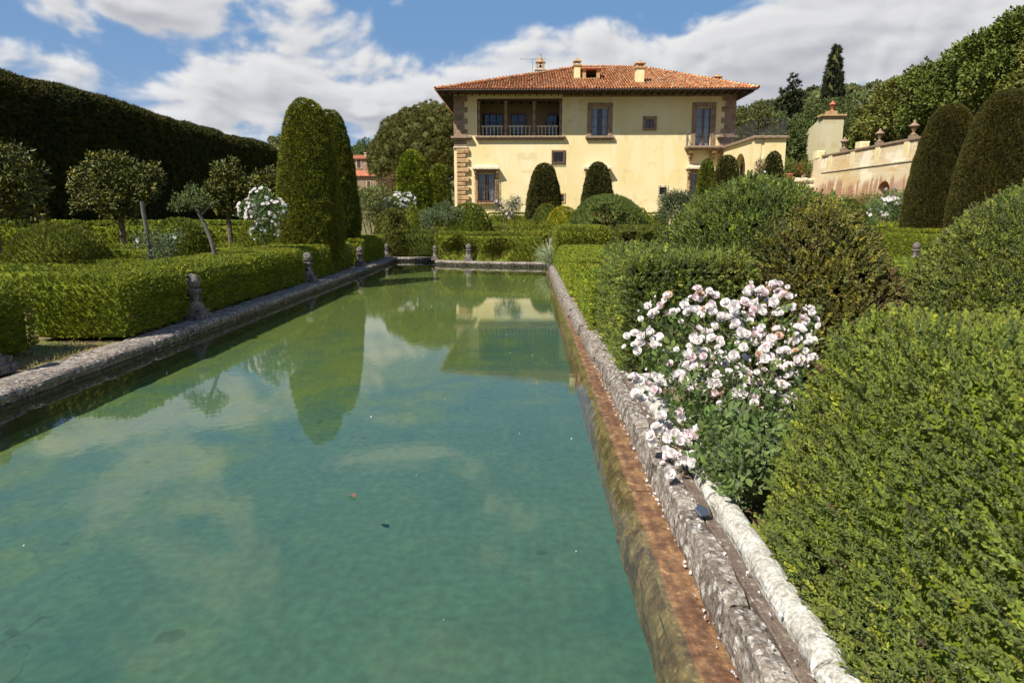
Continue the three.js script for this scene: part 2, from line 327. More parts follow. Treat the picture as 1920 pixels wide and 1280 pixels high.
// rounded, slightly uneven block (a clipped hedge)
function hedgeCore(x0, x1, y0, y1, z0, z1, r = 0.12, amp = 0.035, cell = 0.16, fr = 1.6) {
  const cx = (x0 + x1) / 2, cy = (y0 + y1) / 2, cz = (z0 + z1) / 2, hx = (x1 - x0) / 2, hy = (y1 - y0) / 2, hz = (z1 - z0) / 2;
  const sg = (l) => Math.max(2, Math.min(90, Math.ceil(l / cell)));
  const g = new THREE.BoxGeometry(2 * hx, 2 * hy, 2 * hz, sg(2 * hx), sg(2 * hy), sg(2 * hz)); g.deleteAttribute('uv'); g.deleteAttribute('normal');
  const m = mergeVertices(g, 1e-4), p = m.attributes.position, v = V(), c = V(), d = V(); r = Math.min(r, hx, hy, hz);
  for (let i = 0; i < p.count; i++) {
    v.fromBufferAttribute(p, i); c.set(clamp(v.x, -hx + r, hx - r), clamp(v.y, -hy + r, hy - r), clamp(v.z, -hz + r, hz - r)); d.copy(v).sub(c).normalize();
    const X = v.x + cx, Y = v.y + cy, Z = v.z + cz;
    const w = r + amp * (1.4 * fbm(X * fr, Y * fr, Z * fr, 3) + 0.5 * N(X * 7, Y * 7, Z * 7));
    p.setXYZ(i, c.x + d.x * w + cx, c.y + d.y * w + cy, c.z + d.z * w + cz);
  }
  m.computeVertexNormals(); return m;
}
function pathCore(pts, wid, y0, y1, r = 0.1, amp = 0.035) { // clipped hedge that follows a curve
  const c = new THREE.CatmullRomCurve3(pts.map(([x, z]) => V(x, 0, z))), n = Math.ceil(c.getLength() / 0.18), prof = [];
  const w = wid / 2, h = y1 - y0;
  for (let i = 0; i <= 5; i++) prof.push([-w, h * i / 6]); prof.push([-w, h - r], [-w + r * 0.3, h - r * 0.3], [-w + r, h]);
  for (let i = 1; i < 5; i++) prof.push([mix(-w + r, w - r, i / 5), h]); prof.push([w - r, h], [w - r * 0.3, h - r * 0.3], [w, h - r]); for (let i = 5; i >= 0; i--) prof.push([w, h * i / 6]);
  const P = [], I = [], K = prof.length;
  for (let i = 0; i <= n; i++) {
    const o = c.getPointAt(i / n), t = c.getTangentAt(i / n), sx = -t.z, sz = t.x, e = i === 0 || i === n ? 0.82 : 1;
    for (const [a, b] of prof) { const X = o.x + sx * a * e, Y = y0 + b * (e < 1 ? 0.96 : 1), Z = o.z + sz * a * e; const q = 1 + amp * (1.4 * fbm(X * 1.6, Y * 1.6, Z * 1.6, 3) + 0.5 * N(X * 7, Y * 7, Z * 7)) / w; P.push(o.x + sx * a * e * q, y0 + b * (1 + (q - 1) * 0.5), o.z + sz * a * e * q); }
  }
  for (let i = 0; i < n; i++) for (let k = 0; k + 1 < K; k++) { const a = i * K + k, b = a + K; I.push(a, a + 1, b, a + 1, b + 1, b); }
  for (const [row, flip] of [[0, false], [n, true]]) for (let k = 1; k + 1 < K; k++) { const a = row * K; flip ? I.push(a, a + k, a + k + 1) : I.push(a, a + k + 1, a + k); }
  const g = new THREE.BufferGeometry(); g.setAttribute('position', new THREE.Float32BufferAttribute(P, 3)); g.setIndex(I); g.computeVertexNormals();
  // make normals point outwards
  const nn = g.attributes.normal, mid = Math.floor(n / 2) * K + 9 + 1; if (nn.getY(mid) < 0) { g.setIndex(I.flatMap((_, i) => i % 3 ? [] : [I[i], I[i + 2], I[i + 1]])); g.computeVertexNormals(); }
  return g;
}
function roundCore(prof, cx, cy, cz, seg = 40, rows = 36, amp = 0.04, fr = 2.2, squash = 1) { // clipped dome or cone
  const c = new THREE.SplineCurve(prof.map(([r, y]) => new THREE.Vector2(r, y))), g = new THREE.LatheGeometry(c.getSpacedPoints(rows).map((v) => new THREE.Vector2(Math.max(0, v.x), v.y)), seg);
  g.deleteAttribute('uv'); g.deleteAttribute('normal'); g.scale(1, 1, squash); g.translate(cx, cy, cz);
  const m = mergeVertices(g, 1e-4); m.computeVertexNormals(); const p = m.attributes.position, n = m.attributes.normal;
  for (let i = 0; i < p.count; i++) { const x = p.getX(i), y = p.getY(i), z = p.getZ(i), w = amp * (1.5 * fbm(x * fr, y * fr, z * fr, 4) + 1.0 * N(x * 5.5, y * 5.5, z * 5.5) + 0.4 * N(x * 11, y * 11, z * 11)); p.setXYZ(i, x + n.getX(i) * w, y + n.getY(i) * w, z + n.getZ(i) * w); }
  m.computeVertexNormals();
  const nn = m.attributes.normal; let side = 0; for (let i = 0; i < p.count; i++) side += nn.getX(i) * (p.getX(i) - cx) + nn.getZ(i) * (p.getZ(i) - cz);
  if (side < 0) { const I = Array.from(m.index.array); m.setIndex(I.flatMap((_, i) => i % 3 ? [] : [I[i], I[i + 2], I[i + 1]])); m.computeVertexNormals(); }
  return m;
}
function dent(core, holes) { // bare hollows where the plant has died back
  const p = core.attributes.position, n = core.attributes.normal;
  for (let i = 0; i < p.count; i++) for (const [x, y, z, r, dp] of holes) { const d = Math.hypot(p.getX(i) - x, p.getY(i) - y, p.getZ(i) - z) * (1 + 0.5 * N(p.getX(i) * 5, p.getY(i) * 5, p.getZ(i) * 5)); if (d < r) { const w = dp * (1 - (d / r) ** 2); p.setXYZ(i, p.getX(i) - n.getX(i) * w, p.getY(i) - n.getY(i) * w * 0.6, p.getZ(i) - n.getZ(i) * w); } }
  core.computeVertexNormals(); return core;
}
const nearHole = (holes) => (p) => { let b = 0; for (const [x, y, z, r] of holes) { const d = Math.hypot(p.x - x, p.y - y, p.z - z) * (1 + 0.5 * N(p.x * 5, p.y * 5, p.z * 5)); b = Math.max(b, 1 - sstep(r * 0.75, r * 1.1, d)); } return b; };
const _tw = new Map(), twigs = (b) => { const k = b.join(); if (!_tw.has(k)) _tw.set(k, new THREE.MeshPhysicalMaterial({ color: rgb(b[0] * 1.15, b[1] * 1.05, b[2]), roughness: 1, specularIntensity: 0 })); return _tw.get(k); }; // inner leaves and twigs, the plant's own colour
// a clipped plant as a thing: inner twigs + leaves
function clipped(name, label, category, core, { geos, mat = M.leaf, spacing, base, group, holes, opt = {}, up = 0.35, rand = 0.5, s0 = 0.8, s1 = 1.25, minY = 0.18, stray = 0.0, deep = geos === S.boxNear ? 0.12 : geos === S.boxMid ? 0.06 : geos === S.wall ? 0.16 : 0.08 }) {
  const t = thing(name, label, category, [0, 0, 0], 0, group || { box_hedge: 'clipped box hedges of the parterre', box_dome: 'clipped box domes', box_mound: 'loose box mounds', yew_cone: 'clipped yew cones' }[name]);
  if (holes) dent(core, holes);
  obj('branches', core, twigs(base), t);
  const hole = holes && nearHole(holes);
  const smp = sampleSurface(core, spacing, (p, n) => {
    if (p.y < minY || n.y < -0.8) return false;
    const far = p.distanceTo(EYE), v = EYE.clone().sub(p).normalize().dot(n);
    if (far > 9 && v < -0.3 && rnd() < 0.75) return false;
    if (hole && rnd() < hole(p) * 0.8) return false;
    return true;
  });
  { const P = core.attributes.position, n = core.attributes.normal; for (let i = 0; i < P.count; i++) P.setXYZ(i, P.getX(i) - n.getX(i) * deep, P.getY(i) - n.getY(i) * deep, P.getZ(i) - n.getZ(i) * deep); } // the leaves stand off the inner twigs
  for (const s of smp) if (rnd() < stray) { s.p.addScaledVector(s.n, rr(0.01, 0.06)); s.k = rr(0.9, 1.35); }
  leaves(t, 'foliage', geos, mat, smp, { up, rand, s0, s1, colour: green(base, { ...opt, brownAt: hole ? (p) => hole(p) * 0.9 : opt.brownAt }) });
  return t;
}
// ---------------------------------------------------------------- ground, hills, pool
const POOL = { x0: -5.2, x1: 0.66, z0: -27.4, z1: -0.9, floor: -0.3 };
function landHeight(x, z) {
  let h = 0.1;
  const up = sstep(28.7, 29.3, x) * sstep(-96, -70, z) * sstep(40, 0, z);
  h += up * (6.2 + 0.18 * Math.max(0, x - 29));
  const d = Math.max(0, -z - 95);
  h += sstep(0, 1, d / 330) * 52 * Math.exp(-Math.pow((x - 180) / 170, 2)) * (1 + 0.12 * N(x * 0.01, z * 0.01, 3));
  h += sstep(400, 1500, -z) * 150 * sstep(250, -500, x) * (0.9 + 0.25 * N(x * 0.003, 1, 2));
  h += sstep(35, 500, x) * 40 * sstep(200, -100, z) * (1 - up);
  h -= sstep(-30, -140, x) * 12 * sstep(-600, -60, z);
  return h;
}
{
  const X = [], Z = [];
  for (const a of [-3000, -2000, -1400, -1000, -700, -500, -360, -260, -190, -140, -105, -80, -60, -45, -36]) X.push(a);
  for (let a = -30; a < -5.6; a += 2) X.push(a); X.push(-5.5, 0.9); for (let a = 2; a <= 28; a += 2) X.push(a); X.push(28.6, 29, 29.4);
  for (const a of [32, 36, 42, 50, 60, 72, 86, 104, 125, 150, 180, 215, 255, 300, 360, 430, 520, 650, 850, 1200, 2000, 3000]) X.push(a);
  for (const a of [-3500, -2800, -2300, -1900, -1600, -1300, -1050, -850, -700, -580, -480, -400, -340, -290, -250, -215, -185, -160, -140, -122, -106, -92, -82, -72, -62, -54, -47, -41, -36, -32]) Z.push(a);
  Z.push(-27.6, -24, -20, -16, -12, -8, -4, -0.8, 3, 8, 16, 30, 60, 120, 260, 600, 1500);
  const P = [], U = [], I = [], w = X.length;
  for (const z of Z) for (const x of X) { P.push(x, landHeight(x, z), z); U.push(x / 7, z / 7); }
  for (let j = 0; j + 1 < Z.length; j++) for (let i = 0; i + 1 < w; i++) {
    if (X[i] >= -5.51 && X[i + 1] <= 0.91 && Z[j] >= -27.61 && Z[j + 1] <= -0.79) continue;   // the pool
    const a = j * w + i; I.push(a, a + w, a + 1, a + 1, a + w, a + w + 1);
  }
  const g = new THREE.BufferGeometry(); g.setAttribute('position', new THREE.Float32BufferAttribute(P, 3)); g.setAttribute('uv', new THREE.Float32BufferAttribute(U, 2)); g.setIndex(I); g.computeVertexNormals();
  struct('ground', g, M.soil, 'grass and soil of the garden and the hills around it');
}
// far edge of the basin: a short straight wall in a recess, then a shallow curve
const farEdge = [[-5.2, -27.4], [-3.35, -27.4], [-3.35, -25.7], [-2.6, -25.3], [-1.7, -25.0], [-0.8, -24.75], [0.1, -24.6], [0.66, -24.55]];
{
  const g = new THREE.PlaneGeometry(POOL.x1 - POOL.x0 + 0.7, POOL.z1 - POOL.z0 + 0.4, 1, 1).rotateX(-Math.PI / 2).translate((POOL.x0 + POOL.x1) / 2, POOL.floor, (POOL.z0 + POOL.z1) / 2);
  const floorTex = tex(1024, 2048, (u, v) => {
    // u across 6.5 m, v along 26 m: algae film over plaster, with drifts of silt and hairline cracks
    const X = u * 6.5, Y = v * 26;
    const b = fb2(X * 0.3, Y * 0.16, 4.4, 5), s = fb2(X * 1.6, Y * 1.6, 14, 5, 0.6), f = fb2(X * 14, Y * 14, 24, 3, 0.6), e = fb2(X * 0.9 + 4, Y * 0.6, 40, 4);
    const algae = sstep(-0.35, 0.35, 0.9 * b + 0.45 * s + 2.1 * (v - 0.25) + 1.0 * (0.34 - u));     // yellow algae far and left; teal elsewhere paints the sky reflection into the floor
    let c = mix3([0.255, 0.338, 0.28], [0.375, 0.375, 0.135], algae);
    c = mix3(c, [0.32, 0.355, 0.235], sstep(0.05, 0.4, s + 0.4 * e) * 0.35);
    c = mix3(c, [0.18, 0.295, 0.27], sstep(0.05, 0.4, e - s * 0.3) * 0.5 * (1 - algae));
    c = c.map((x) => x * (1 + 0.2 * f + 0.1 * s));
    const crack = Math.abs(N2(X * 0.7, Y * 0.5, 60) + 0.12 * N2(X * 5, Y * 5, 61)); if (crack < 0.004 && fb2(X * 0.6, Y * 0.6, 70, 2) > 0.08) c = c.map((x) => x * 0.8);
    if (fb2(X * 3.2, Y * 3.2, 80, 3) > 0.5) c = c.map((x) => x * 0.82);
    return c;
  });
  floorTex.wrapS = floorTex.wrapT = THREE.ClampToEdgeWrapping;
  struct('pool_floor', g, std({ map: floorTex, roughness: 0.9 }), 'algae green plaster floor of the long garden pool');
  const wallM = std({ map: tex(512, 512, (u, v) => { const n = fb2(u * 18, v * 18, 5, 5, 0.6); return mix3([0.20, 0.20, 0.11], [0.30, 0.26, 0.15], clamp(0.5 + n)); }), roughness: 0.9 });  // algae tone of the walls, darkened in the map to stand for shade
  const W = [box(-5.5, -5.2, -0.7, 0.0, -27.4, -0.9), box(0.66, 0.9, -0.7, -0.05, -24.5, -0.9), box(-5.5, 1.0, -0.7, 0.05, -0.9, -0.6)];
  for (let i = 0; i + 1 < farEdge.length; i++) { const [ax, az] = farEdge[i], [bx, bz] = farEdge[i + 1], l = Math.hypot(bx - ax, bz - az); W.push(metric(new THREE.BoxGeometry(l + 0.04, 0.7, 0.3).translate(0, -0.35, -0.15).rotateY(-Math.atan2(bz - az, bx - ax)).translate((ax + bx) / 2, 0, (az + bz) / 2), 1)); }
  struct('pool_wall', W, wallM, 'mossy plaster sides of the long garden pool, darkened in colour for shade');
  // soil bed between the curved end and the garden
  const sh = new THREE.Shape(); farEdge.slice(1).forEach(([x, z], i) => sh[i ? 'lineTo' : 'moveTo'](x, -(z - 0.2))); sh.lineTo(1.1, 24.7); sh.lineTo(1.1, 27.8); sh.lineTo(-3.3, 27.8); sh.closePath();
  struct('garden_bed', metric(new THREE.ShapeGeometry(sh).rotateX(-Math.PI / 2).translate(0, 0.104, 0), 3), M.soil, 'strip of soil behind the curved end of the pool');
  const wg = new THREE.PlaneGeometry(POOL.x1 - POOL.x0 + 0.16, POOL.z1 - POOL.z0 + 0.1, 1, 1).rotateX(-Math.PI / 2).translate((POOL.x0 + POOL.x1) / 2, 0, (POOL.z0 + POOL.z1) / 2);
  const uvs = wg.attributes.uv; for (let i = 0; i < uvs.count; i++) uvs.setXY(i, uvs.getX(i) * 6, uvs.getY(i) * 12);
  const water = new THREE.MeshPhysicalMaterial({ color: rgb(0.80, 0.93, 0.84), transmission: 1, thickness: 0, roughness: 0.015, ior: 1.333,
    bumpMap: grey(1024, 1024, (u, v) => 0.5 + 0.55 * fb2(u * 9, v * 20, 3.3, 4, 0.5)), bumpScale: 0.0004 });
  struct('pool_water', wg, water, 'still green water of the long garden pool mirroring the sky');
}
// coping stones: left bank, far end, right bank
function copingStone(profile, z0, z1, at, mat, parent, name = 'coping_stone', wob = 0.012) { // profile [x, y] swept along z
  const sh = new THREE.Shape(); profile.forEach(([x, y], i) => sh[i ? 'lineTo' : 'moveTo'](x, y)); sh.closePath();
  const len = z1 - z0, steps = Math.max(3, Math.ceil(len / 0.12));
  const g = new THREE.ExtrudeGeometry(sh, { depth: len, steps, bevelEnabled: false }).translate(0, 0, z0);
  const p = g.attributes.position;
  for (let i = 0; i < p.count; i++) { const x = p.getX(i), y = p.getY(i), z = p.getZ(i), e = Math.min(z - z0, z1 - z), cut = e < 0.02 ? 0.012 : 0; const w = wob * fbm(x * 4 + at * 3, y * 5, z * 3.2, 4, 0.6) * 2.4; p.setXYZ(i, x + at + w - Math.sign(x) * cut, y + (y > 0.05 ? w * 0.8 - cut : 0), z + (e < 0.02 ? (z - z0 < 0.02 ? 0.006 : -0.006) : 0)); }
  g.computeVertexNormals();
  return obj(name, metric(g, 1.2, [at * 1.7, z0 * 0.37]), mat, parent);
}
const coping = new THREE.Group(); coping.name = 'pool_coping'; coping.userData = { kind: 'structure', label: 'weathered stone rim around the long garden pool', category: 'pool rim' }; scene.add(coping);
{
  const nose = [[-0.42, -0.02], [-0.02, -0.02], [0.0, 0.03], [0.0, 0.05], [0.035, 0.06], [0.06, 0.08], [0.07, 0.105], [0.06, 0.13], [0.03, 0.148], [-0.04, 0.158], [-0.42, 0.15]];
  let z = -28.0; while (z < -1.0) { const l = Math.min(rr(0.9, 1.9), -0.7 - z); copingStone(nose, z, z + l - 0.012, -5.22, M.coping, coping); z += l; }
  for (let i = 0; i + 1 < farEdge.length; i++) { // far end
    const [ax, az] = farEdge[i], [bx, bz] = farEdge[i + 1], l = Math.hypot(bx - ax, bz - az);
    const m = copingStone(nose, 0, l + 0.03, 0, M.coping, coping); m.rotation.y = Math.atan2(ax - bx, az - bz); m.position.set(bx, 0.002 * i, bz);
  }
  // right bank: wet ledge at the waterline, rough weathered kerb, channel stone, round moulding
  const edge = (zz) => mix(0.90, 0.735, sstep(-5.5, -15, zz)); // face of the kerb draws nearer to the water farther on
  z = -24.6; while (z < -1.0) { const l = Math.min(rr(1.6, 2.8), -0.9 - z); copingStone([[-0.09, -0.32], [0.26, -0.32], [0.26, 0.016], [0.05, 0.006], [-0.02, -0.004], [-0.045, -0.03], [-0.08, -0.10], [-0.09, -0.16]], z, z + l - 0.004, 0.715, M.ledge, coping, 'ledge_stone', 0.012); z += l; }
  z = -24.6; while (z < -7.2) { const l = Math.min(rr(1.3, 2.2), -7.1 - z), e = edge(z + l / 2); copingStone([[0, -0.05], [0.3, -0.05], [0.3, 0.19], [0.22, 0.215], [0.08, 0.205], [0.03, 0.17], [0.0, 0.12]], z, z + l - 0.012, e, M.coping, coping, 'coping_stone', 0.012); z += l; }
  z = -7.1; while (z < -1.0) {
    const l = Math.min(rr(0.5, 1.1), -0.9 - z);
    copingStone([[0, -0.05], [0.13, -0.05], [0.13, 0.192], [0.05, 0.196], [0.028, 0.18], [0.02, 0.13], [0.0, 0.07]], z, z + l - 0.012, 0.88, M.coping, coping, 'kerb_stone', 0.013);
    z += l;
  }
  z = -7.1; while (z < -1.0) { const l = Math.min(rr(1.6, 2.2), -0.9 - z); copingStone([[0, -0.05], [0.07, -0.05], [0.07, 0.178], [0.064, 0.184], [0.006, 0.19], [0.0, 0.184]], z, z + l - 0.008, 1.022, M.channel, coping, 'channel_stone', 0.003); z += l; }
  const tor = []; for (let i = 0; i <= 12; i++) { const a = Math.PI * (1.05 - 1.1 * i / 12); tor.push([0.072 + 0.072 * Math.cos(a), 0.175 + 0.072 * Math.sin(a)]); } tor.unshift([0.0, 0.0]); tor.push([0.144, 0.0]);
  z = -7.0; while (z < -1.0) { const l = Math.min(rr(1.1, 1.7), -0.9 - z); copingStone(tor, z, z + l - 0.012, 1.108, M.torus, coping, 'round_moulding', 0.006); z += l; }
  const ret = copingStone(tor, 0, 1.3, 0, M.torus, coping, 'round_moulding', 0.01); ret.rotation.y = Math.PI / 2; ret.position.set(1.15, 0.0, -7.02); // turns in behind the roses
}
// ---------------------------------------------------------------- the villa
const villa = thing('villa', 'pale yellow two storey villa with red tiled roof, corner loggia and stone quoins', 'villa', [0, 0, -63]);
{
  const rectHole = (x0, x1, y0, y1) => { const h = new THREE.Path(); h.moveTo(x0, y0); h.lineTo(x1, y0); h.lineTo(x1, y1); h.lineTo(x0, y1); h.closePath(); return h; };
  const sh = new THREE.Shape(); sh.moveTo(-6.4, 0); sh.lineTo(18.02, 0); sh.lineTo(18.02, 11.98); sh.lineTo(-6.4, 11.98); sh.closePath();
  const holes = { log: [-4.39, 3.04, 8.5, 11.6], W2: [5.61, 7.04, 8.48, 10.86], sq: [10.28, 11.04, 9.12, 9.87], bd: [14.7, 15.96, 7.6, 10.83], gr: [2.32, 3.19, 6.24, 7.12], G1: [-4.35, -2.84, 2.88, 5.34], G2: [5.44, 6.95, 2.88, 5.34], G3: [14.4, 15.91, 2.88, 5.34], lA: [2.75, 3.28, 2.85, 3.45], lB: [11.73, 12.34, 3.46, 4.06] };
  for (const k in holes) sh.holes.push(rectHole(...holes[k]));
  obj('wall', metric(new THREE.ExtrudeGeometry(sh, { depth: 0.5, bevelEnabled: false }).translate(0, 0, -0.5), 11), M.stucco, villa);
  obj('wall', box(-6.39, -5.9, 0, 11.97, -21.4, -0.5, 11), M.stucco, villa); obj('wall', box(17.5, 18.01, 0, 11.97, -21.4, -0.5, 11), M.stucco, villa); obj('wall', box(-6.4, 18.02, 0, 11.97, -21.9, -21.4, 11), M.stucco, villa);
  // loggia: floor, back wall with two doors and an arch, end walls, beam, columns, balustrade
  const bw = new THREE.Shape(); bw.moveTo(-5.9, 8.4); bw.lineTo(3.5, 8.4); bw.lineTo(3.5, 11.9); bw.lineTo(-5.9, 11.9); bw.closePath();
  bw.holes.push(rectHole(-4.12, -2.24, 8.44, 10.8), rectHole(-1.5, -0.2, 8.44, 10.78)); const ar = new THREE.Path(); ar.moveTo(1.75, 8.44); ar.lineTo(3.05, 8.44); ar.lineTo(3.05, 10.1); ar.absarc(2.4, 10.1, 0.65, 0, Math.PI, false); ar.lineTo(1.75, 8.44); bw.holes.push(ar);
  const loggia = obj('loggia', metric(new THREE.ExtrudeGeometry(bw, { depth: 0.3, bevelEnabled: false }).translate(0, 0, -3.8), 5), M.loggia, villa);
  obj('loggia_floor', box(-5.9, 3.5, 8.15, 8.42, -3.5, -0.5, 2), M.pietra, loggia);
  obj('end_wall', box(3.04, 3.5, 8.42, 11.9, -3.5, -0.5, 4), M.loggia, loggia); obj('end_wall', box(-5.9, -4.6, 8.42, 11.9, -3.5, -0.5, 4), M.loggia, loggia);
  obj('beam', chamfer(-4.39, 3.04, 11.42, 11.62, -0.42, -0.02, 0.02, 2), M.woodDark, loggia);
  for (let k = 0; k < 9; k++) obj('joist', box(-4.1 + k * 0.86, -3.94 + k * 0.86, 11.66, 11.86, -3.5, -0.45, 2), M.woodDark, loggia);
  const col = lathe([[0, 0], [0.2, 0], [0.2, 0.07], [0.165, 0.1], [0.175, 0.14], [0.14, 0.18], [0.142, 1.2], [0.12, 2.62], [0.13, 2.66], [0.12, 2.7], [0.17, 2.82], [0.2, 2.84], [0.2, 2.92], [0, 2.92]], 20);
  for (const x of [-4.26, -1.89, 0.59, 2.93]) obj('column', metric(col.clone(), 2).translate(x, 8.5, -0.22), M.pietra, loggia);
  const balG = lathe([[0, 0], [0.075, 0], [0.075, 0.06], [0.04, 0.09], [0.03, 0.14], [0.065, 0.24], [0.065, 0.28], [0.03, 0.36], [0.06, 0.39], [0.03, 0.42], [0.065, 0.5], [0.062, 0.55], [0.03, 0.66], [0.07, 0.7], [0.07, 0.76], [0, 0.76]], 12);
  for (const [a, b] of [[-4.05, -2.1], [-1.66, 0.38], [0.82, 2.72]]) {
    const rail = obj('balustrade', chamfer(a, b, 9.27, 9.37, -0.31, -0.13, 0.015, 1), M.paleStone, loggia);
    for (let k = 0; k < 6; k++) obj('baluster', balG, M.paleStone, rail).position.set(mix(a, b, (k + 0.5) / 6), 8.51, -0.22);
  }
  obj('ledge', [chamfer(-4.55, 3.35, 8.3, 8.46, 0.002, 0.34, 0.02, 1), chamfer(-4.45, 3.25, 8.14, 8.298, 0.002, 0.24, 0.03, 1)], M.pietra, villa);
  // glazed doors and windows
  function sash(parent, x0, x1, y0, y1, z, nx, ny, m = M.sash, f = 0.07) {
    const g = [box(x0, x0 + f, y0, y1, z, z + 0.06), box(x1 - f, x1, y0, y1, z, z + 0.06), box(x0 + f, x1 - f, y1 - f, y1, z, z + 0.06), box(x0 + f, x1 - f, y0, y0 + f, z, z + 0.06)];
    for (let i = 1; i < nx; i++) { const x = mix(x0, x1, i / nx), w = nx === 2 || i === nx / 2 ? 0.07 : 0.025; g.push(box(x - w, x + w, y0 + f, y1 - f, z + 0.002, z + 0.062)); }
    for (let j = 1; j < ny; j++) { const y = mix(y0, y1, j / ny); for (let i = 0; i < nx; i++) g.push(box(mix(x0, x1, i / nx) + 0.071, mix(x0, x1, (i + 1) / nx) - 0.071, y - 0.02, y + 0.02, z + 0.01, z + 0.05)); }
    const s = obj('sash', g, m, parent);
    for (let i = 0; i < nx; i++) for (let j = 0; j < ny; j++) obj('pane', box(mix(x0, x1, i / nx) + 0.05, mix(x0, x1, (i + 1) / nx) - 0.05, mix(y0, y1, j / ny) + 0.03, mix(y0, y1, (j + 1) / ny) - 0.03, z + 0.026, z + 0.03), M.glass, parent);
    return s;
  }
  function curtain(parent, x0, x1, y0, y1, z) { const g = new THREE.PlaneGeometry(x1 - x0, y1 - y0, 24, 1).translate((x0 + x1) / 2, (y0 + y1) / 2, z), p = g.attributes.position; for (let i = 0; i < p.count; i++) p.setZ(i, z + 0.05 * Math.sin(p.getX(i) * 26)); g.computeVertexNormals(); obj('curtain', g, M.curtain, parent); }
  function frameGeo(o, i, d = 0.09, b = 0.03) { // surround of four blocks: outer o, inner i
    return [chamfer(o[0], i[0], o[2], o[3], 0.002, d, b, 2), chamfer(i[1], o[1], o[2], o[3], 0.002, d, b, 2), chamfer(i[0], i[1], i[3], o[3], 0.002, d - 0.004, b, 2), ...(o[2] < i[2] - 0.03 ? [chamfer(i[0], i[1], o[2], i[2], 0.002, d - 0.004, b, 2)] : [])];
  }
  const d1 = obj('door', [box(-4.3, -4.12, 8.44, 10.95, -3.498, -3.42), box(-2.24, -2.06, 8.44, 10.95, -3.498, -3.42), box(-4.12, -2.24, 10.8, 10.95, -3.498, -3.42)], M.pietra, loggia); sash(d1, -4.12, -2.24, 8.44, 10.8, -3.62, 3, 3);
  const d2 = obj('door', [box(-1.7, -1.5, 8.44, 10.95, -3.498, -3.42), box(-0.2, 0, 8.44, 10.95, -3.498, -3.42), box(-1.5, -0.2, 10.78, 10.95, -3.498, -3.42)], M.pietra, loggia); sash(d2, -1.5, -0.2, 8.44, 10.78, -3.62, 2, 3);
  { const a = new THREE.Shape(); a.absarc(2.4, 10.1, 0.8, 0, Math.PI, false); a.lineTo(1.6, 8.44); a.lineTo(1.75, 8.44); a.lineTo(1.75, 10.1); a.absarc(2.4, 10.1, 0.65, Math.PI, 0, true); a.lineTo(3.039, 8.44); a.closePath();
    const d3 = obj('arched_door', metric(new THREE.ExtrudeGeometry(a, { depth: 0.08, bevelEnabled: false }).translate(0, 0, -3.498), 2), M.pietra, loggia); sash(d3, 1.75, 3.05, 8.44, 10.1, -3.62, 2, 2);
    const fan = new THREE.Shape(); fan.absarc(2.4, 10.1, 0.65, 0, Math.PI, false); fan.closePath(); obj('fanlight', new THREE.ExtrudeGeometry(fan, { depth: 0.004, bevelEnabled: false }).translate(0, 0, -3.6), M.glass, d3); obj('sash', [box(2.37, 2.43, 10.1, 10.74, -3.62, -3.57)], M.sash, d3); }
  const w2 = obj('window', frameGeo([5.24, 7.42, 8.46, 11.23], holes.W2), M.pietra, villa); sash(w2, 5.61, 7.04, 8.48, 10.86, -0.25, 2, 3); curtain(w2, 5.66, 6.12, 8.5, 10.84, -0.4); curtain(w2, 6.56, 6.99, 8.5, 10.84, -0.4);
  obj('sill', [chamfer(5.08, 7.58, 8.27, 8.45, 0.002, 0.3, 0.02, 1), chamfer(5.2, 7.46, 8.1, 8.268, 0.002, 0.2, 0.03, 1)], M.pietra, w2); obj('blind_rail', box(5.63, 7.02, 10.78, 10.85, -0.17, -0.1), M.paleStone, w2);
  const sq = obj('small_window', frameGeo([10.05, 11.27, 8.89, 10.1], holes.sq, 0.07), M.pietra, villa); sash(sq, 10.28, 11.04, 9.12, 9.87, -0.2, 2, 1, M.sash, 0.05);
  const bd = obj('balcony_door', frameGeo([14.3, 16.36, 7.6, 11.23], holes.bd), M.pietra, villa); sash(bd, 14.7, 15.96, 7.6, 10.83, -0.25, 2, 4); curtain(bd, 14.76, 15.28, 7.62, 10.8, -0.4); curtain(bd, 15.38, 15.9, 7.62, 10.8, -0.4); obj('blind_rail', box(14.72, 15.94, 10.76, 10.82, -0.17, -0.1), M.paleStone, bd);
  const gr = obj('barred_window', frameGeo([2.12, 3.4, 6.04, 7.3], holes.gr, 0.06), M.quoin, villa); sash(gr, 2.32, 3.19, 6.24, 7.12, -0.3, 2, 2, M.sash, 0.05);
  const bars = (x0, x1, y0, y1, z, nx, ny, rk = 0.017) => { const g = []; for (let i = 0; i <= nx; i++) { const x = mix(x0, x1, i / nx); g.push(box(x - rk, x + rk, y0, y1, z, z + 2 * rk)); } for (let j = 0; j <= ny; j++) { const y = mix(y0, y1, j / ny); g.push(box(x0, x1, y - rk, y + rk, z + 2 * rk + 0.001, z + 4 * rk)); } return g; };
  obj('grille', bars(2.2, 3.32, 6.1, 7.24, 0.08, 6, 6), M.iron, gr);
  const groundWindow = (k, dx) => {
    const w = obj('barred_window', frameGeo([-4.66 + dx, -2.53 + dx, 2.8, 5.56], holes[k], 0.1), M.quoin, villa); sash(w, -4.35 + dx, -2.84 + dx, 2.88, 5.34, -0.28, 2, 3); curtain(w, -4.28 + dx, -3.8 + dx, 2.9, 5.3, -0.44); curtain(w, -3.4 + dx, -2.9 + dx, 2.9, 5.3, -0.44); obj('blind_rail', box(-4.3 + dx, -2.9 + dx, 5.2, 5.33, -0.2, -0.12), M.paleStone, w);
    obj('sill', chamfer(-4.85 + dx, -2.34 + dx, 2.62, 2.79, 0.002, 0.3, 0.02, 1), M.quoin, w);
    const hood = new THREE.BufferGeometry(), a = -4.8 + dx, b = -2.39 + dx; // sloping stone hood
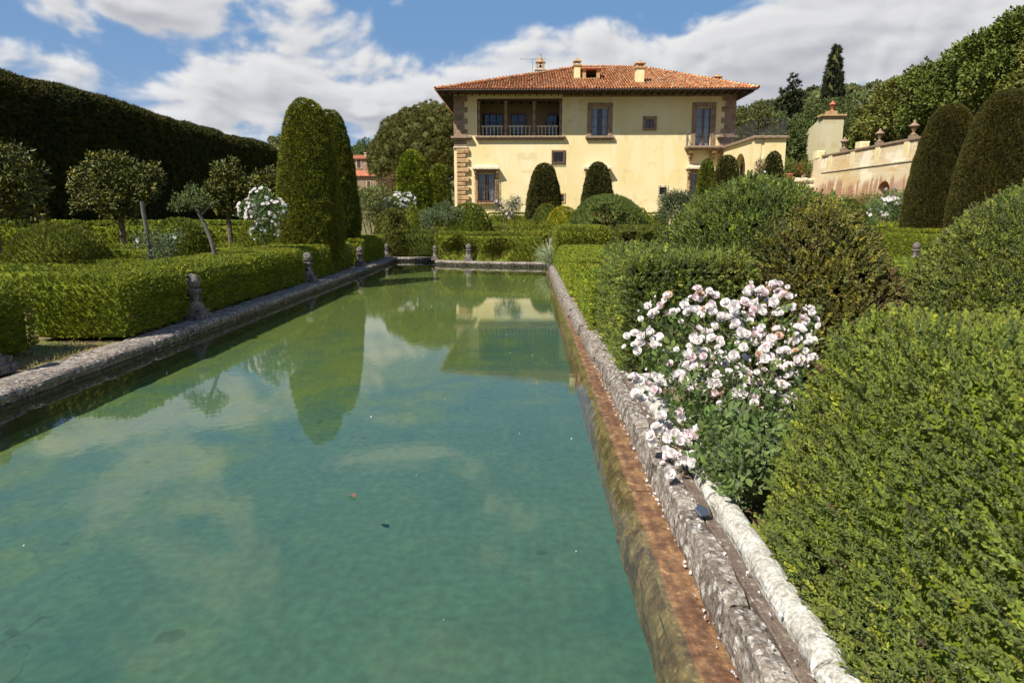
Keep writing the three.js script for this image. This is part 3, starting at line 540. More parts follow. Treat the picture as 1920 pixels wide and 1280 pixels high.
    const P = [[a, 5.74, 0.62], [b, 5.74, 0.62], [b - 0.3, 6.06, 0.003], [a + 0.3, 6.06, 0.003], [a, 5.62, 0.62], [b, 5.62, 0.62], [b, 5.62, 0.003], [a, 5.62, 0.003]], T = [[0, 1, 2], [0, 2, 3], [4, 5, 1], [4, 1, 0], [7, 6, 5], [7, 5, 4], [1, 5, 6], [1, 6, 2], [0, 3, 7], [0, 7, 4]];
    hood.setAttribute('position', new THREE.Float32BufferAttribute(T.flat().flatMap((i) => P[i]), 3)); hood.computeVertexNormals(); obj('hood', metric(hood, 1), M.paleStone, w);
    for (const x of [a + 0.12, b - 0.34]) obj('bracket', [chamfer(x, x + 0.22, 5.3, 5.615, 0.1, 0.48, 0.03, 1), chamfer(x + 0.02, x + 0.2, 4.95, 5.298, 0.1, 0.3, 0.04, 1)], M.quoin, w);
    const c = bars(-4.45 + dx, -2.74 + dx, 2.84, 5.4, 0.42, 7, 11, 0.014); for (const y of [2.86, 4.1, 5.38]) for (const x of [-4.45 + dx, -2.74 + dx]) c.push(box(x - 0.014, x + 0.014, y - 0.03, y, 0.08, 0.42)); for (let j = 0; j < 9; j++) for (const x of [-4.45 + dx, -2.74 + dx]) c.push(box(x - 0.012, x + 0.012, 2.95 + j * 0.3, 2.974 + j * 0.3, 0.1, 0.42));
    obj('grille', c, M.iron, w);
  };
  groundWindow('G1', 0); groundWindow('G2', 9.79); groundWindow('G3', 18.75);
  const lA = obj('small_window', frameGeo([2.58, 3.44, 2.68, 3.6], holes.lA, 0.06), M.quoin, villa); obj('grille', bars(2.75, 3.28, 2.85, 3.45, -0.1, 3, 3), M.iron, lA); obj('pane', box(2.75, 3.28, 2.85, 3.45, -0.32, -0.315), M.glass, lA);
  const lB = obj('small_window', frameGeo([11.55, 12.52, 3.28, 4.26], holes.lB, 0.06), M.paleStone, villa); obj('grille', bars(11.73, 12.34, 3.46, 4.06, -0.1, 4, 4), M.iron, lB); obj('pane', box(11.73, 12.34, 3.46, 4.06, -0.32, -0.315), M.glass, lB);
  // quoins
  const rows = [[11.36, 11.8], [10.9, 11.35], [10.45, 10.89], [9.96, 10.44], [9.5, 9.95], [9.04, 9.49], [8.46, 9.03]];
  rows.forEach(([y0, y1], k) => {
    const w = k % 2 ? 0.94 : 1.22;
    obj('quoin', chamfer(-6.44, -6.44 + w, y0 + 0.006, y1 - 0.006, 0.002, 0.07, 0.012, 2), M.pietra, villa);
    obj('quoin', chamfer(18.06 - w, 18.06, y0 + 0.006, y1 - 0.006, 0.002, 0.07, 0.012, 2), M.pietra, villa);
    obj('quoin', chamfer(-6.45, -6.405, y0 + 0.006, y1 - 0.006, -w, 0, 0.01, 2), M.pietra, villa);
  });
  for (const [a, b] of [[-6.68, -4.85], [16.5, 18.3]]) { obj('cornice', [chamfer(a, b, 8.27, 8.44, 0.002, 0.42, 0.02, 1), chamfer(a + 0.1, b - 0.1, 8.12, 8.268, 0.002, 0.28, 0.03, 1)], M.pietra, villa); obj('quoin', chamfer(a + 0.26, b - 0.5, 7.62, 8.1, 0.002, 0.1, 0.02, 2), M.pietra, villa); obj('cornice', chamfer(a + 0.2, b - 0.36, 7.44, 7.6, 0.002, 0.2, 0.03, 1), M.paleStone, villa); }
  let y = 7.4; for (let k = 0; y > 0.6; k++) {
    const h = k % 2 ? 0.36 : 0.44, w = k % 2 ? 0.82 : 1.14, b = 0.07;
    for (const [x0, x1] of [[-6.22, -6.22 + w], [17.84 - w, 17.84]]) { const g = chamfer(x0, x1, y - h, y - 0.03, 0.03, 0.24, b, 1.5), p = g.attributes.position; for (let i = 0; i < p.count; i++) if (p.getZ(i) > 0.2) p.setZ(i, p.getZ(i) + 0.05 * N(p.getX(i) * 4, p.getY(i) * 4, k)); g.computeVertexNormals(); obj('quoin', g, M.quoin, villa); }
    y -= h;
  }
  obj('corner_pilaster', box(-6.45, -5.3, 0.1, 7.43, 0.003, 0.05, 3), M.stucco, villa); obj('corner_pilaster', box(16.92, 18.05, 0.1, 7.43, 0.003, 0.05, 3), M.stucco, villa);
  obj('frieze', [box(3.06, 18.0, 11.72, 11.97, 0.002, 0.08, 2)], M.pietra, villa);
  // balcony beside the terrace bridge
  const slab = obj('balcony', [chamfer(13.75, 17.1, 7.34, 7.54, 0.002, 1.05, 0.03, 1), chamfer(13.9, 17.1, 7.22, 7.338, 0.002, 0.92, 0.02, 1)], M.pietra, villa);
  for (const x of [14.05, 16.0]) obj('bracket', [chamfer(x, x + 0.42, 6.95, 7.215, 0.1, 0.85, 0.04, 1), chamfer(x + 0.03, x + 0.39, 6.6, 6.948, 0.1, 0.55, 0.06, 1), chamfer(x + 0.06, x + 0.36, 6.3, 6.598, 0.1, 0.3, 0.05, 1)], M.quoin, slab);
  const rail = []; for (let k = 0; k <= 16; k++) { const x = mix(13.85, 17.0, k / 16); rail.push(new THREE.CylinderGeometry(0.014, 0.014, 0.98, 6).translate(x, 8.04, 0.98)); } for (let k = 0; k < 5; k++) rail.push(new THREE.CylinderGeometry(0.014, 0.014, 0.98, 6).translate(13.85, 8.04, 0.15 + k * 0.19)); rail.push(box(13.83, 17.02, 8.53, 8.57, 0.96, 1.0), box(13.83, 13.87, 8.531, 8.569, 0.1, 0.96));
  obj('railing', rail, M.iron, slab);
  // roof
  const E = [[-7.75, -21.6 - 1.6], [19.25, -21.6 - 1.6], [19.25, 2.0], [-7.75, 2.0]], ey = 12.06, R0 = [5.4, 16.05, -9.6], R1 = [11.1, 15.98, -9.6];
  const eaves = obj('eaves', box(-7.7, 19.2, 11.985, 12.05, -23.1, 1.95, 3), M.woodDark, villa);
  const raf = []; for (let x = -7.3; x < 19; x += 0.62) raf.push(box(x, x + 0.12, 11.83, 11.984, 0.09, 1.85)); for (let z = -22.4; z < 1.6; z += 0.62) raf.push(box(-7.6, -6.5, 11.84, 11.984, z, z + 0.12), box(18.12, 19.1, 11.84, 11.984, z, z + 0.12)); obj('rafters', raf, M.woodDark, eaves);
  obj('gutter', new THREE.CylinderGeometry(0.06, 0.06, 26.9, 8).rotateZ(Math.PI / 2).translate(5.75, 12.0, 2.02), M.iron, eaves);
  const P = [], C = [], colr = () => { const k = rnd(); const b = k < 0.45 ? [0.55, 0.215, 0.072] : k < 0.72 ? [0.64, 0.30, 0.12] : k < 0.84 ? [0.33, 0.115, 0.05] : [0.50, 0.35, 0.21]; const j = rr(0.7, 1.18); return b.map((x) => x * j); };
  const tri = (a, b, c, k) => { for (const v of [a, b, c]) { P.push(v.x, v.y, v.z); C.push(...k); } };
  const slope = (a, b, top0, top1, den = 0.235) => { // eave from a to b, upper edge from top0 to top1
    a = V(...a); b = V(...b); top0 = V(...top0); top1 = V(...top1); const e = b.clone().sub(a), L = e.length(); e.normalize();
    const foot = a.clone().addScaledVector(e, top0.clone().sub(a).dot(e)), up = top0.clone().sub(foot), H = up.length(); up.normalize(); const n = e.clone().cross(up).normalize();
    const base = (t, s) => a.clone().addScaledVector(e, t).addScaledVector(up, s);
    const q = [0.30, 0.105, 0.04]; tri(a, b, top1, q); tri(a, top1, top0, q);
    const t0 = top0.clone().sub(a).dot(e), t1 = top1.clone().sub(a).dot(e);
    for (let t = den / 2; t < L; t += den) {
      const lim = t < t0 ? H * t / t0 : t > t1 ? H * (L - t) / (L - t1) : H;
      for (let s = -0.1, k = 0; s < lim - 0.1; s += 0.36, k++) {
        const c = colr(), w0 = 0.098, w1 = 0.078, jx = rr(-0.014, 0.014), s1 = Math.min(s + 0.45, lim), li = rr(0.02, 0.045), pr = [];
        for (let i = 0; i <= 4; i++) { const g = Math.PI * i / 4; pr.push([Math.cos(g), Math.sin(g)]); }
        for (let i = 0; i < 4; i++) { const p00 = base(t + jx + pr[i][0] * w0, s).addScaledVector(n, 0.015 + li + pr[i][1] * 0.1), p01 = base(t + jx + pr[i + 1][0] * w0, s).addScaledVector(n, 0.015 + li + pr[i + 1][1] * 0.1), p10 = base(t + pr[i][0] * w1, s1).addScaledVector(n, 0.01 + pr[i][1] * 0.085), p11 = base(t + pr[i + 1][0] * w1, s1).addScaledVector(n, 0.01 + pr[i + 1][1] * 0.085); tri(p00, p01, p11, c); tri(p00, p11, p10, c); }
      }
    }
  };
  const e3 = (i) => [E[i][0], ey, E[i][1]];
  slope(e3(3), e3(2), R0, R1); slope(e3(0), e3(3), R0, R0); slope(e3(2), e3(1), R1, R1); { const a = V(...e3(1)), b = V(...e3(0)); tri(a, b, V(...R0), [0.42, 0.15, 0.06]); tri(a, V(...R0), V(...R1), [0.42, 0.15, 0.06]); }
  const line = (a, b) => { a = V(...a); b = V(...b); const d = b.clone().sub(a), L = d.length(); d.normalize(); const sd = d.clone().cross(V(0, 1, 0)).normalize(), u = sd.clone().cross(d); for (let s = 0; s < L; s += 0.4) { const c = colr(), o = a.clone().addScaledVector(d, s), o2 = a.clone().addScaledVector(d, Math.min(L, s + 0.46)), lf = rr(0.03, 0.07); for (let i = 0; i < 5; i++) { const g0 = Math.PI * i / 5, g1 = Math.PI * (i + 1) / 5, f = (o_, g, r, l) => o_.clone().addScaledVector(sd, Math.cos(g) * r).addScaledVector(u, 0.03 + l + Math.sin(g) * r); tri(f(o, g0, 0.15, lf), f(o2, g0, 0.12, 0), f(o2, g1, 0.12, 0), c); tri(f(o, g0, 0.15, lf), f(o2, g1, 0.12, 0), f(o, g1, 0.15, lf), c); } } };
  line(e3(3), R0); line(e3(2), R1); line(R0, R1); line(e3(0), R0); line(e3(1), R1);
  const rg = new THREE.BufferGeometry(); rg.setAttribute('position', new THREE.Float32BufferAttribute(P, 3)); rg.setAttribute('color', new THREE.Float32BufferAttribute(C, 3)); rg.computeVertexNormals();
  const roof = obj('roof', rg, M.tile, villa);
  const chimney = (x0, x1, yb, yt, z) => { const w = x1 - x0, c = obj('chimney', [box(x0 + 0.06, x1 - 0.06, yb - 0.8, yt - 0.62, z - w / 2, z + w / 2, 2)], M.stucco, roof); obj('chimney_cap', [chamfer(x0 - 0.05, x1 + 0.05, yt - 0.62, yt - 0.5, z - w / 2 - 0.1, z + w / 2 + 0.1, 0.02, 1), ...[0, 1].flatMap((i) => [0, 1].map((j) => box(x0 + 0.02 + i * (w - 0.2), x0 + 0.18 + i * (w - 0.2), yt - 0.5, yt - 0.25, z - w / 2 + j * (w - 0.16), z - w / 2 + 0.16 + j * (w - 0.16)))), chamfer(x0 - 0.03, x1 + 0.03, yt - 0.25, yt - 0.16, z - w / 2 - 0.08, z + w / 2 + 0.08, 0.02, 1), new THREE.ConeGeometry(w * 0.6, 0.3, 4).rotateY(Math.PI / 4).translate((x0 + x1) / 2, yt, z)], M.quoin, c); };
  chimney(4.14, 4.8, 13.6, 15.42, -3.0); chimney(9.38, 10.2, 12.7, 14.8, -1.0); chimney(17.2, 17.95, 13.2, 14.4, -5.0);
  const dm = obj('dormer', [box(4.95, 5.25, 13.4, 14.5, -4.5, -2.6, 1), box(6.2, 6.5, 13.4, 14.5, -4.5, -2.6, 1), box(5.25, 6.2, 13.4, 13.75, -4.5, -2.62, 1), box(5.25, 6.2, 13.75, 14.5, -4.6, -4.4, 1)], M.quoin, roof);
  obj('dormer_roof', [chamfer(4.8, 6.65, 14.5, 14.6, -5.2, -2.4, 0.03, 1)], M.terracotta, dm);
  for (const [x, yy, z] of [[8.6, 15.5, -8], [12, 13.6, -3.2]]) obj('vent_pipe', lathe([[0, -0.5], [0.08, -0.5], [0.08, 0.25], [0.14, 0.26], [0.02, 0.36], [0, 0.36]], 10).translate(x, yy, z), M.terracotta, roof);
}
{ // arched terrace bridge that runs forward from the villa's corner
  const t = thing('terrace_bridge', 'ochre arched bridge with iron railing joining the villa corner', 'bridge', [0, 0, -63]);
  const X = 17.0, sh = new THREE.Shape(); sh.moveTo(0.06, 0); sh.lineTo(8.6, 0); sh.lineTo(8.6, 7.3); sh.lineTo(0.06, 7.3); sh.closePath();
  for (const [c, w, s] of [[2.1, 1.25, 5.0], [5.6, 1.45, 5.05]]) { const h = new THREE.Path(); h.moveTo(c - w, 0.3); h.lineTo(c + w, 0.3); h.lineTo(c + w, s); h.absellipse(c, s, w, w, 0, Math.PI, false); h.lineTo(c - w, 0.3); sh.holes.push(h); }
  obj('arcade_wall', metric(new THREE.ExtrudeGeometry(sh, { depth: 0.45, bevelEnabled: false }).rotateY(-Math.PI / 2).translate(X + 0.45, 0, 0), 11), M.stucco, t);
  obj('pier', [box(X - 0.06, X + 0.5, 0, 7.3, 8.6, 9.05, 11), box(X + 0.5, X + 2.0, 0, 7.298, 8.62, 9.0, 11), box(X + 0.72, X + 2.3, 0, 7.3, 8.3, 9.1, 11), box(X + 1.9, X + 2.3, 0, 7.29, 0.1, 8.3, 11)], M.stucco, t);
  obj('deck', [chamfer(X - 0.18, X + 2.45, 7.305, 7.5, 0.1, 9.3, 0.03, 1)], M.pietra, t);
  const g = []; for (let z = 0.3; z < 9.2; z += 0.2) g.push(new THREE.CylinderGeometry(0.015, 0.015, 1.15, 6).translate(X - 0.05, 8.07, z), new THREE.CylinderGeometry(0.015, 0.015, 1.15, 6).translate(X + 2.35, 8.07, z)); for (let x = 0.1; x < 2.35; x += 0.17) g.push(new THREE.CylinderGeometry(0.015, 0.015, 1.15, 6).translate(X - 0.05 + x, 8.07, 9.2));
  g.push(box(X - 0.07, X - 0.03, 8.64, 8.68, 0.2, 9.22), box(X + 2.33, X + 2.37, 8.64, 8.68, 0.2, 9.22), box(X - 0.03, X + 2.33, 8.641, 8.679, 9.18, 9.22)); obj('railing', g, M.iron, t);
}
{ // bell turret with an aerial behind the roof
  const t = thing('bell_turret', 'small stone bell turret with open arches behind the villa roof', 'turret', [1.6, 0, -90]);
  obj('shaft', [box(-0.62, 0.62, 0.1, 19.0, -0.6, 0.6, 3), box(-0.7, 0.7, 19.0, 19.12, -0.7, 0.7, 1)], M.paleStone, t);
  obj('belfry', [0, 1].flatMap((i) => [0, 1].map((j) => box(-0.5 + i * 0.74, -0.24 + i * 0.74, 19.12, 19.9, -0.5 + j * 0.74, -0.24 + j * 0.74))).concat([chamfer(-0.58, 0.58, 19.9, 20.05, -0.58, 0.58, 0.02)]), M.quoin, t);
  obj('bell', lathe([[0.2, 0], [0.16, 0.12], [0.12, 0.3], [0, 0.36]], 14).translate(0, 19.4, 0), M.iron, t);
  obj('spire', [new THREE.ConeGeometry(0.42, 0.8, 8).translate(0, 20.45, 0), new THREE.SphereGeometry(0.1, 10, 8).translate(0, 20.9, 0)], M.quoin, t);
  const a = thing('aerial', 'thin television aerial on a pole above the villa roof', 'aerial', [0.6, 0, -86]);
  obj('mast', new THREE.CylinderGeometry(0.02, 0.02, 6.0, 6).translate(0, 16.6, 0), M.iron, a);
  const el = [box(-1.5, 1.6, 19.54, 19.57, -0.015, 0.015), box(-1.4, 0.1, 17.6, 17.625, -0.015, 0.015)]; for (let k = 0; k < 9; k++) el.push(box(-1.4 + k * 0.35, -1.38 + k * 0.35, 19.57, 19.585, -0.35, 0.35)); obj('elements', el, M.iron, a);
}
// ---------------------------------------------------------------- clipped hedges and topiary
const near = { geos: S.boxNear, mat: M.thinLeaf }, mid = { geos: S.boxMid, mat: M.leaf }, farB = { geos: S.boxFar, mat: M.leaf };
const lean = (g) => { const p = g.attributes.position; for (let i = 0; i < p.count; i++) p.setX(i, p.getX(i) + 0.36 * sstep(2.8, 1.3, p.getX(i)) * clamp((p.getY(i) - 0.2) / 1.1)); g.computeVertexNormals(); return g; }; // its side leans back
const BOXN = [0.106, 0.150, 0.014];
clipped('box_hedge', 'broad clipped box hedge with glossy yellow green leaves beside round stone moulding', 'hedge', lean(hedgeCore(1.29, 5.4, 0.1, 1.31, -3.6, 0.35, 0.16, 0.05, 0.1)),
  { ...near, spacing: 0.025, base: BOXN, opt: { yellow: 0.1, f: 1.4, brown: 0.008, jit: 0.35, fresh: 0.06 }, s0: 0.6, s1: 1.15, up: 0.7, rand: 0.55, stray: 0.5 });
clipped('box_hedge', 'tall clipped box hedge block beside the white rose bush, its end face towards the roses', 'hedge', hedgeCore(1.12, 2.35, 0.1, 1.36, -9.9, -7.35, 0.05, 0.035, 0.08),
  { ...near, spacing: 0.031, base: [0.098, 0.140, 0.016], opt: { yellow: 0.2, brown: 0.01 }, s0: 1.1, s1: 1.7, stray: 0.1 });
clipped('box_hedge', 'low clipped box hedge along the lichen spotted rim, with a rusty dying end', 'hedge', hedgeCore(1.02, 2.4, 0.1, 0.82, -13.7, -9.95, 0.06, 0.03, 0.1),
  { ...mid, spacing: 0.038, base: [0.105, 0.15, 0.02], opt: { yellow: 0.3, brownAt: (p) => 0.8 * Math.exp(-((p.z + 13.3) ** 2 + (p.x - 1.7) ** 2) / 0.12) }, s0: 0.8, s1: 1.2 });
clipped('box_hedge', 'low clipped box hedge along the rim in front of a taller hedge block', 'hedge', hedgeCore(0.98, 2.4, 0.1, 0.86, -20.9, -13.85, 0.06, 0.03, 0.12),
  { ...mid, spacing: 0.047, base: [0.105, 0.15, 0.02], opt: { yellow: 0.35 } });
clipped('box_hedge', 'tall square hedge block at the far corner of the pool beside grey grass', 'hedge', hedgeCore(0.98, 2.45, 0.1, 1.38, -24.2, -21.1, 0.06, 0.03, 0.13), { ...mid, spacing: 0.05, base: BOX, opt: { yellow: 0.25 }, s0: 1, s1: 1.4 });
clipped('box_hedge', 'clipped hedge block with brown dead patches behind the rim hedges', 'hedge', hedgeCore(2.95, 4.5, 0.1, 1.36, -24.0, -22.2, 0.15, 0.08, 0.14),
  { ...mid, spacing: 0.065, base: BOXDARK, holes: [[3.3, 0.9, -22.2, 0.5, 0.3], [3.9, 1.0, -22.2, 0.35, 0.2], [2.95, 1.0, -22.6, 0.4, 0.25]], s0: 1, s1: 1.4 });
clipped('box_hedge', 'low bright green parterre hedge beyond the hedge with dead patches', 'hedge', hedgeCore(4.6, 9.5, 0.1, 1.25, -26.6, -25.4, 0.12, 0.05, 0.2), { ...farB, spacing: 0.09, base: BOX, opt: { yellow: 0.35 } });
clipped('box_mound', 'large rounded box mound of fresh green leaves behind the white roses', 'shrub', roundCore([[1.02, 0.1], [1.16, 0.7], [1.1, 1.3], [0.8, 1.88], [0.42, 2.14], [0, 2.2]], 2.92, 0, -8.95, 64, 56, 0.16, 1.3),
  { ...near, spacing: 0.033, base: [0.090, 0.136, 0.017], opt: { yellow: 0.15, brown: 0.01 }, s0: 0.9, s1: 1.7, stray: 0.45 });
clipped('box_mound', 'olive box mound with rusty red leaves down one side', 'shrub', roundCore([[0.88, 0.1], [0.95, 0.45], [0.88, 0.95], [0.66, 1.45], [0.34, 1.76], [0, 1.84]], 3.3, 0, -8.2, 64, 52, 0.16, 1.3),
  { ...near, spacing: 0.032, base: [0.115, 0.13, 0.02], opt: { yellow: 0.35, brown: 0.07, brownAt: (p) => 0.8 * sstep(0.45, 0.8, (p.x - 3.3) + 0.25 * N(p.x * 3, p.y * 3, p.z * 3)) + 0.35 * sstep(0.15, 0.35, fbm(p.x * 1.6, p.y * 1.6, p.z * 1.6, 3)) }, s0: 0.9, s1: 1.7, stray: 0.45 });
clipped('box_hedge', 'clipped hedge running between the olive mound and the big round dome', 'hedge', hedgeCore(4.75, 9, 0.1, 1.0, -12.9, -9.9, 0.15, 0.05, 0.14), { ...mid, spacing: 0.038, base: [0.09, 0.13, 0.022], opt: { yellow: 0.3 } });
clipped('box_dome', 'very large round box dome beside the broad yellow green hedge', 'topiary', roundCore([[1.55, 0.1], [1.72, 0.55], [1.6, 1.15], [1.15, 1.8], [0.6, 2.13], [0, 2.24]], 5.95, 0, -7.35, 64, 48, 0.07, 1.6),
  { ...near, spacing: 0.034, base: [0.10, 0.135, 0.018], opt: { yellow: 0.3, brown: 0.005 }, s0: 1.1, s1: 1.7, stray: 0.15 });
// left bank
const leftHedge = (label, x0, x1, y1, z0, z1, extra = {}) => clipped('box_hedge', label, 'hedge', hedgeCore(x0, x1, 0.1, y1, z0, z1, 0.05, 0.028, 0.11), { ...mid, spacing: 0.042, base: [0.112, 0.150, 0.018], opt: { yellow: 0.28 }, ...extra });
leftHedge('long flat hedge along the rim, cut square, with a ball finial standing against it', -7.0, -5.64, 0.96, -17.35, -9.5, { geos: S.boxMid, spacing: 0.036, s0: 0.65, s1: 1.0 });
leftHedge('dark hedge end behind the stone pedestal and a patch of dry grass', -9.4, -6.4, 0.96, -8.75, -6.5, { spacing: 0.036, s0: 0.65, s1: 1.0 });
leftHedge('flat rim hedge at the foot of the tallest yew cone', -7.3, -5.66, 0.92, -21.4, -17.95, {});
leftHedge('short loose leaved hedge piece between two stone finials', -6.8, -5.75, 0.86, -22.75, -21.6, { base: [0.10, 0.15, 0.03] });
leftHedge('last rim hedge before the recessed corner of the pool', -7.2, -5.64, 0.95, -27.2, -23.4, {});
leftHedge('low hedge strip beside the widest low dome', -13.5, -8.2, 0.78, -13.9, -13.2, { spacing: 0.06 });
leftHedge('low hedge strip behind the wooden stake', -10.9, -7.3, 0.74, -16.2, -15.5, { spacing: 0.06 });
leftHedge('low hedge strip at the foot of the round lemon tree', -12.6, -8.2, 0.92, -20.0, -19.2, { spacing: 0.065 });
leftHedge('tall square hedge block in the shadow of the great hedge', -20, -14.2, 1.5, -22.5, -19.4, { spacing: 0.09, geos: S.boxFar });
leftHedge('long broad hedge top behind the lemon trees', -17, -8.0, 1.42, -29.5, -26.4, { spacing: 0.1, geos: S.boxFar });
leftHedge('narrow hedge strip behind the white standard rose', -10.2, -7.4, 0.85, -22.4, -21.7, { spacing: 0.075 });
// far end
clipped('box_hedge', 'dark clipped hedge closing the recess at the far pool corner', 'hedge', hedgeCore(-5.1, -3.55, 0.1, 1.1, -29.0, -28.05, 0.08, 0.04, 0.13), { ...mid, spacing: 0.06, base: BOXDARK, opt: { yellow: 0.1 }, s0: 1, s1: 1.3 });
{ const holes = [[-2.6, 0.6, -25.7, 0.42, 0.5], [-2.05, 0.5, -25.5, 0.32, 0.3], [-1.1, 0.5, -25.2, 0.42, 0.5], [-2.95, 0.55, -25.9, 0.3, 0.3]];
  clipped('box_hedge', 'curved clipped hedge with bare brown hollows along the rounded pool end', 'hedge', pathCore([[-3.25, -26.45], [-2.4, -26.05], [-1.4, -25.72], [-0.3, -25.45], [0.75, -25.3]], 0.85, 0.1, 1.1, 0.1, 0.03), { ...mid, spacing: 0.055, base: BOX, holes, opt: { yellow: 0.25 }, s0: 0.9, s1: 1.3 }); }
for (const [l, x0, x1, y1, z0, z1] of [['narrow parterre hedge in front of the half bare dome', -6.6, -3.3, 0.98, -31.2, -30.5], ['narrow parterre hedge behind the small grey shrub', -6.8, -3.6, 1.05, -34.4, -33.6], ['parterre hedge behind the standard rose with pink blooms', -1.9, 2.6, 1.2, -32.6, -31.6], ['bright parterre hedge farther behind the standard rose', -2.4, 4.2, 1.25, -38, -37.2], ['dark hedge along the foot of the villa wall', -3.0, 11.0, 1.75, -56.2, -55.2], ['thin parterre hedge in front of the two dark cones', -1.2, 8, 1.3, -45, -44.2]])
  clipped('box_hedge', l, 'hedge', hedgeCore(x0, x1, 0.1, y1, z0, z1, 0.12, 0.04, 0.22), { ...farB, spacing: 0.1, base: BOX, opt: { yellow: 0.35 } });
// second pool's hedges
clipped('box_hedge', 'long clipped hedge behind the pale rim of the second pool', 'hedge', hedgeCore(13.75, 15.3, 0.1, 1.22, -30.5, -24.6, 0.1, 0.04, 0.18), { ...mid, spacing: 0.07, base: [0.095, 0.13, 0.018], opt: { yellow: 0.35 }, s0: 1, s1: 1.4 });
clipped('box_hedge', 'lower dark hedge at the foot of the twin yews', 'hedge', hedgeCore(13.8, 16.6, 0.1, 1.02, -24.3, -21.2, 0.12, 0.05, 0.18), { ...mid, spacing: 0.07, base: BOXDARK, opt: { yellow: 0.1 }, s0: 1, s1: 1.4 });
clipped('lawn_hedge', 'flat low green hedge behind the second pool hedge', 'hedge', hedgeCore(15.4, 20, 0.1, 1.3, -33, -28, 0.15, 0.05, 0.3), { ...farB, spacing: 0.1, base: [0.10, 0.15, 0.018], opt: { yellow: 0.5 } });
// domes
const domeP = (r, y0, y1) => [[r * 0.93, y0], [r, mix(y0, y1, 0.22)], [r * 0.95, mix(y0, y1, 0.45)], [r * 0.74, mix(y0, y1, 0.75)], [r * 0.38, mix(y0, y1, 0.95)], [0, y1]];
const dome = (label, x, z, r, top, base, o = {}) => { const far = z < -24; return clipped('box_dome', label, 'topiary', roundCore(domeP(r - 0.06, 0.1, top - 0.05), x, 0, z, 52, 40, 0.045, 1.8), { ...(far ? farB : mid), spacing: far ? 0.06 : 0.042, base, s0: far ? 0.55 : 0.8, s1: far ? 0.85 : 1.2, ...o }); };
dome('widest low box dome beside a low hedge strip under the lemon trees', -10.9, -16, 1.18, 1.62, [0.085, 0.11, 0.018], { opt: { yellow: 0.4, brown: 0.05 } });
dome('low box dome between the wooden stake and the leaning tree', -9.5, -19, 0.85, 1.74, [0.085, 0.115, 0.018], { opt: { yellow: 0.3 } });
dome('small box dome behind the white standard rose', -8.6, -22.6, 0.85, 1.68, BOX);
dome('half bare box dome with a brown hollow beside the tall yews', -5.5, -28.6, 0.8, 2.02, [0.075, 0.09, 0.02], { holes: [[-5.1, 1.7, -28.0, 0.5, 0.5]] });
dome('smooth green box dome behind the half bare dome', -5.45, -33, 0.72, 2.15, BOX);
dome('smooth round green dome in front of the barred ground floor window', -2.6, -31, 1.15, 2.27, [0.075, 0.105, 0.016], { opt: { yellow: 0.2 } });
dome('dark dome leaning against the foot of a cone before the villa wall', 1.2, -43, 0.95, 2.4, BOXDARK);
dome('bright yellow green dome beside the dome with a hollow', 1.75, -33.5, 0.98, 2.17, [0.13, 0.15, 0.014], { opt: { yellow: 0.5 } });
{ const holes = [[3.0, 1.8, -27.2, 0.55, 0.8], [3.75, 1.55, -26.95, 0.6, 0.5], [2.9, 1.3, -26.7, 0.5, 0.8]];
  clipped('box_dome', 'large grey green dome with a dark hollow of bare brown twigs', 'topiary', roundCore(domeP(1.68, 0.1, 2.5), 3.25, 0, -28.2, 60, 44, 0.05, 1.8), { ...mid, spacing: 0.055, base: [0.075, 0.11, 0.03], holes, opt: { yellow: 0.15 }, s0: 1, s1: 1.4 }); }
dome('small yellow green dome peeping out behind the hollow dome', 5.8, -36.5, 0.7, 2.1, [0.12, 0.15, 0.014]);
dome('smooth dark green dome behind the second pool hedge', 14.35, -32, 1.28, 2.46, BOXDARK, { opt: { yellow: 0.15 } });
dome('green dome half hidden by the olive mound near white roses', 13.3, -34, 0.9, 2.62, BOX);
// yew cones
const coneP = (r, y0, top) => [[r * 0.74, y0], [r * 0.93, mix(y0, top, 0.12)], [r, mix(y0, top, 0.24)], [r * 0.95, mix(y0, top, 0.42)], [r * 0.82, mix(y0, top, 0.64)], [r * 0.62, mix(y0, top, 0.84)], [r * 0.42, mix(y0, top, 0.95)], [r * 0.2, mix(y0, top, 0.992)], [0, top]];
const cone = (label, x, z, r, top, base, o = {}) => { const far = z < -30; return clipped('yew_cone', label, 'topiary', roundCore(coneP(r - 0.08, 0.3, top - 0.08), x, 0, z, 64, 90, far ? 0.06 : 0.045, 2.0), { geos: far ? S.yewFar : S.yewMid, mat: M.needle, spacing: far ? 0.085 : 0.047, base, up: 0.25, rand: 0.5, minY: 0.35, ...o, opt: { yellow: 0.25, f: 0.9, brown: 0.012, ...(o.opt || {}) } }); };
cone('tallest green yew cone growing out of the rim hedge', -6.28, -20.3, 0.97, 5.1, [0.085, 0.105, 0.016]);
cone('yew cone standing close behind the tallest cone', -6.68, -24.2, 0.94, 5.3, [0.07, 0.088, 0.016]);
cone('bright green yew cone in front of the stone pine', -5.8, -36, 1.06, 4.98, [0.10, 0.135, 0.015]);
cone('slim green yew cone beside the villa corner', -5.1, -41, 0.8, 4.65, [0.09, 0.118, 0.016]);
cone('dark yew cone before the villa wall below the small barred window', 1.2, -50, 1.3, 5.26, YEWDARK, { opt: { yellow: 0.1 } });
cone('dark yew cone before a hooded ground floor window', 4.97, -50, 1.22, 5.33, YEWDARK, { opt: { yellow: 0.1 } });
cone('green yew cone below the villa balcony', 13.05, -52, 0.78, 5.7, [0.065, 0.09, 0.016]);
cone('broad dark yew cone in front of the bridge arches', 13.95, -50, 1.15, 5.78, YEWDARK, { opt: { yellow: 0.15 } });
cone('slim dark yew cone in front of the bridge pier', 15.75, -46, 0.84, 5.7, YEWDARK, { opt: { yellow: 0.05 } });
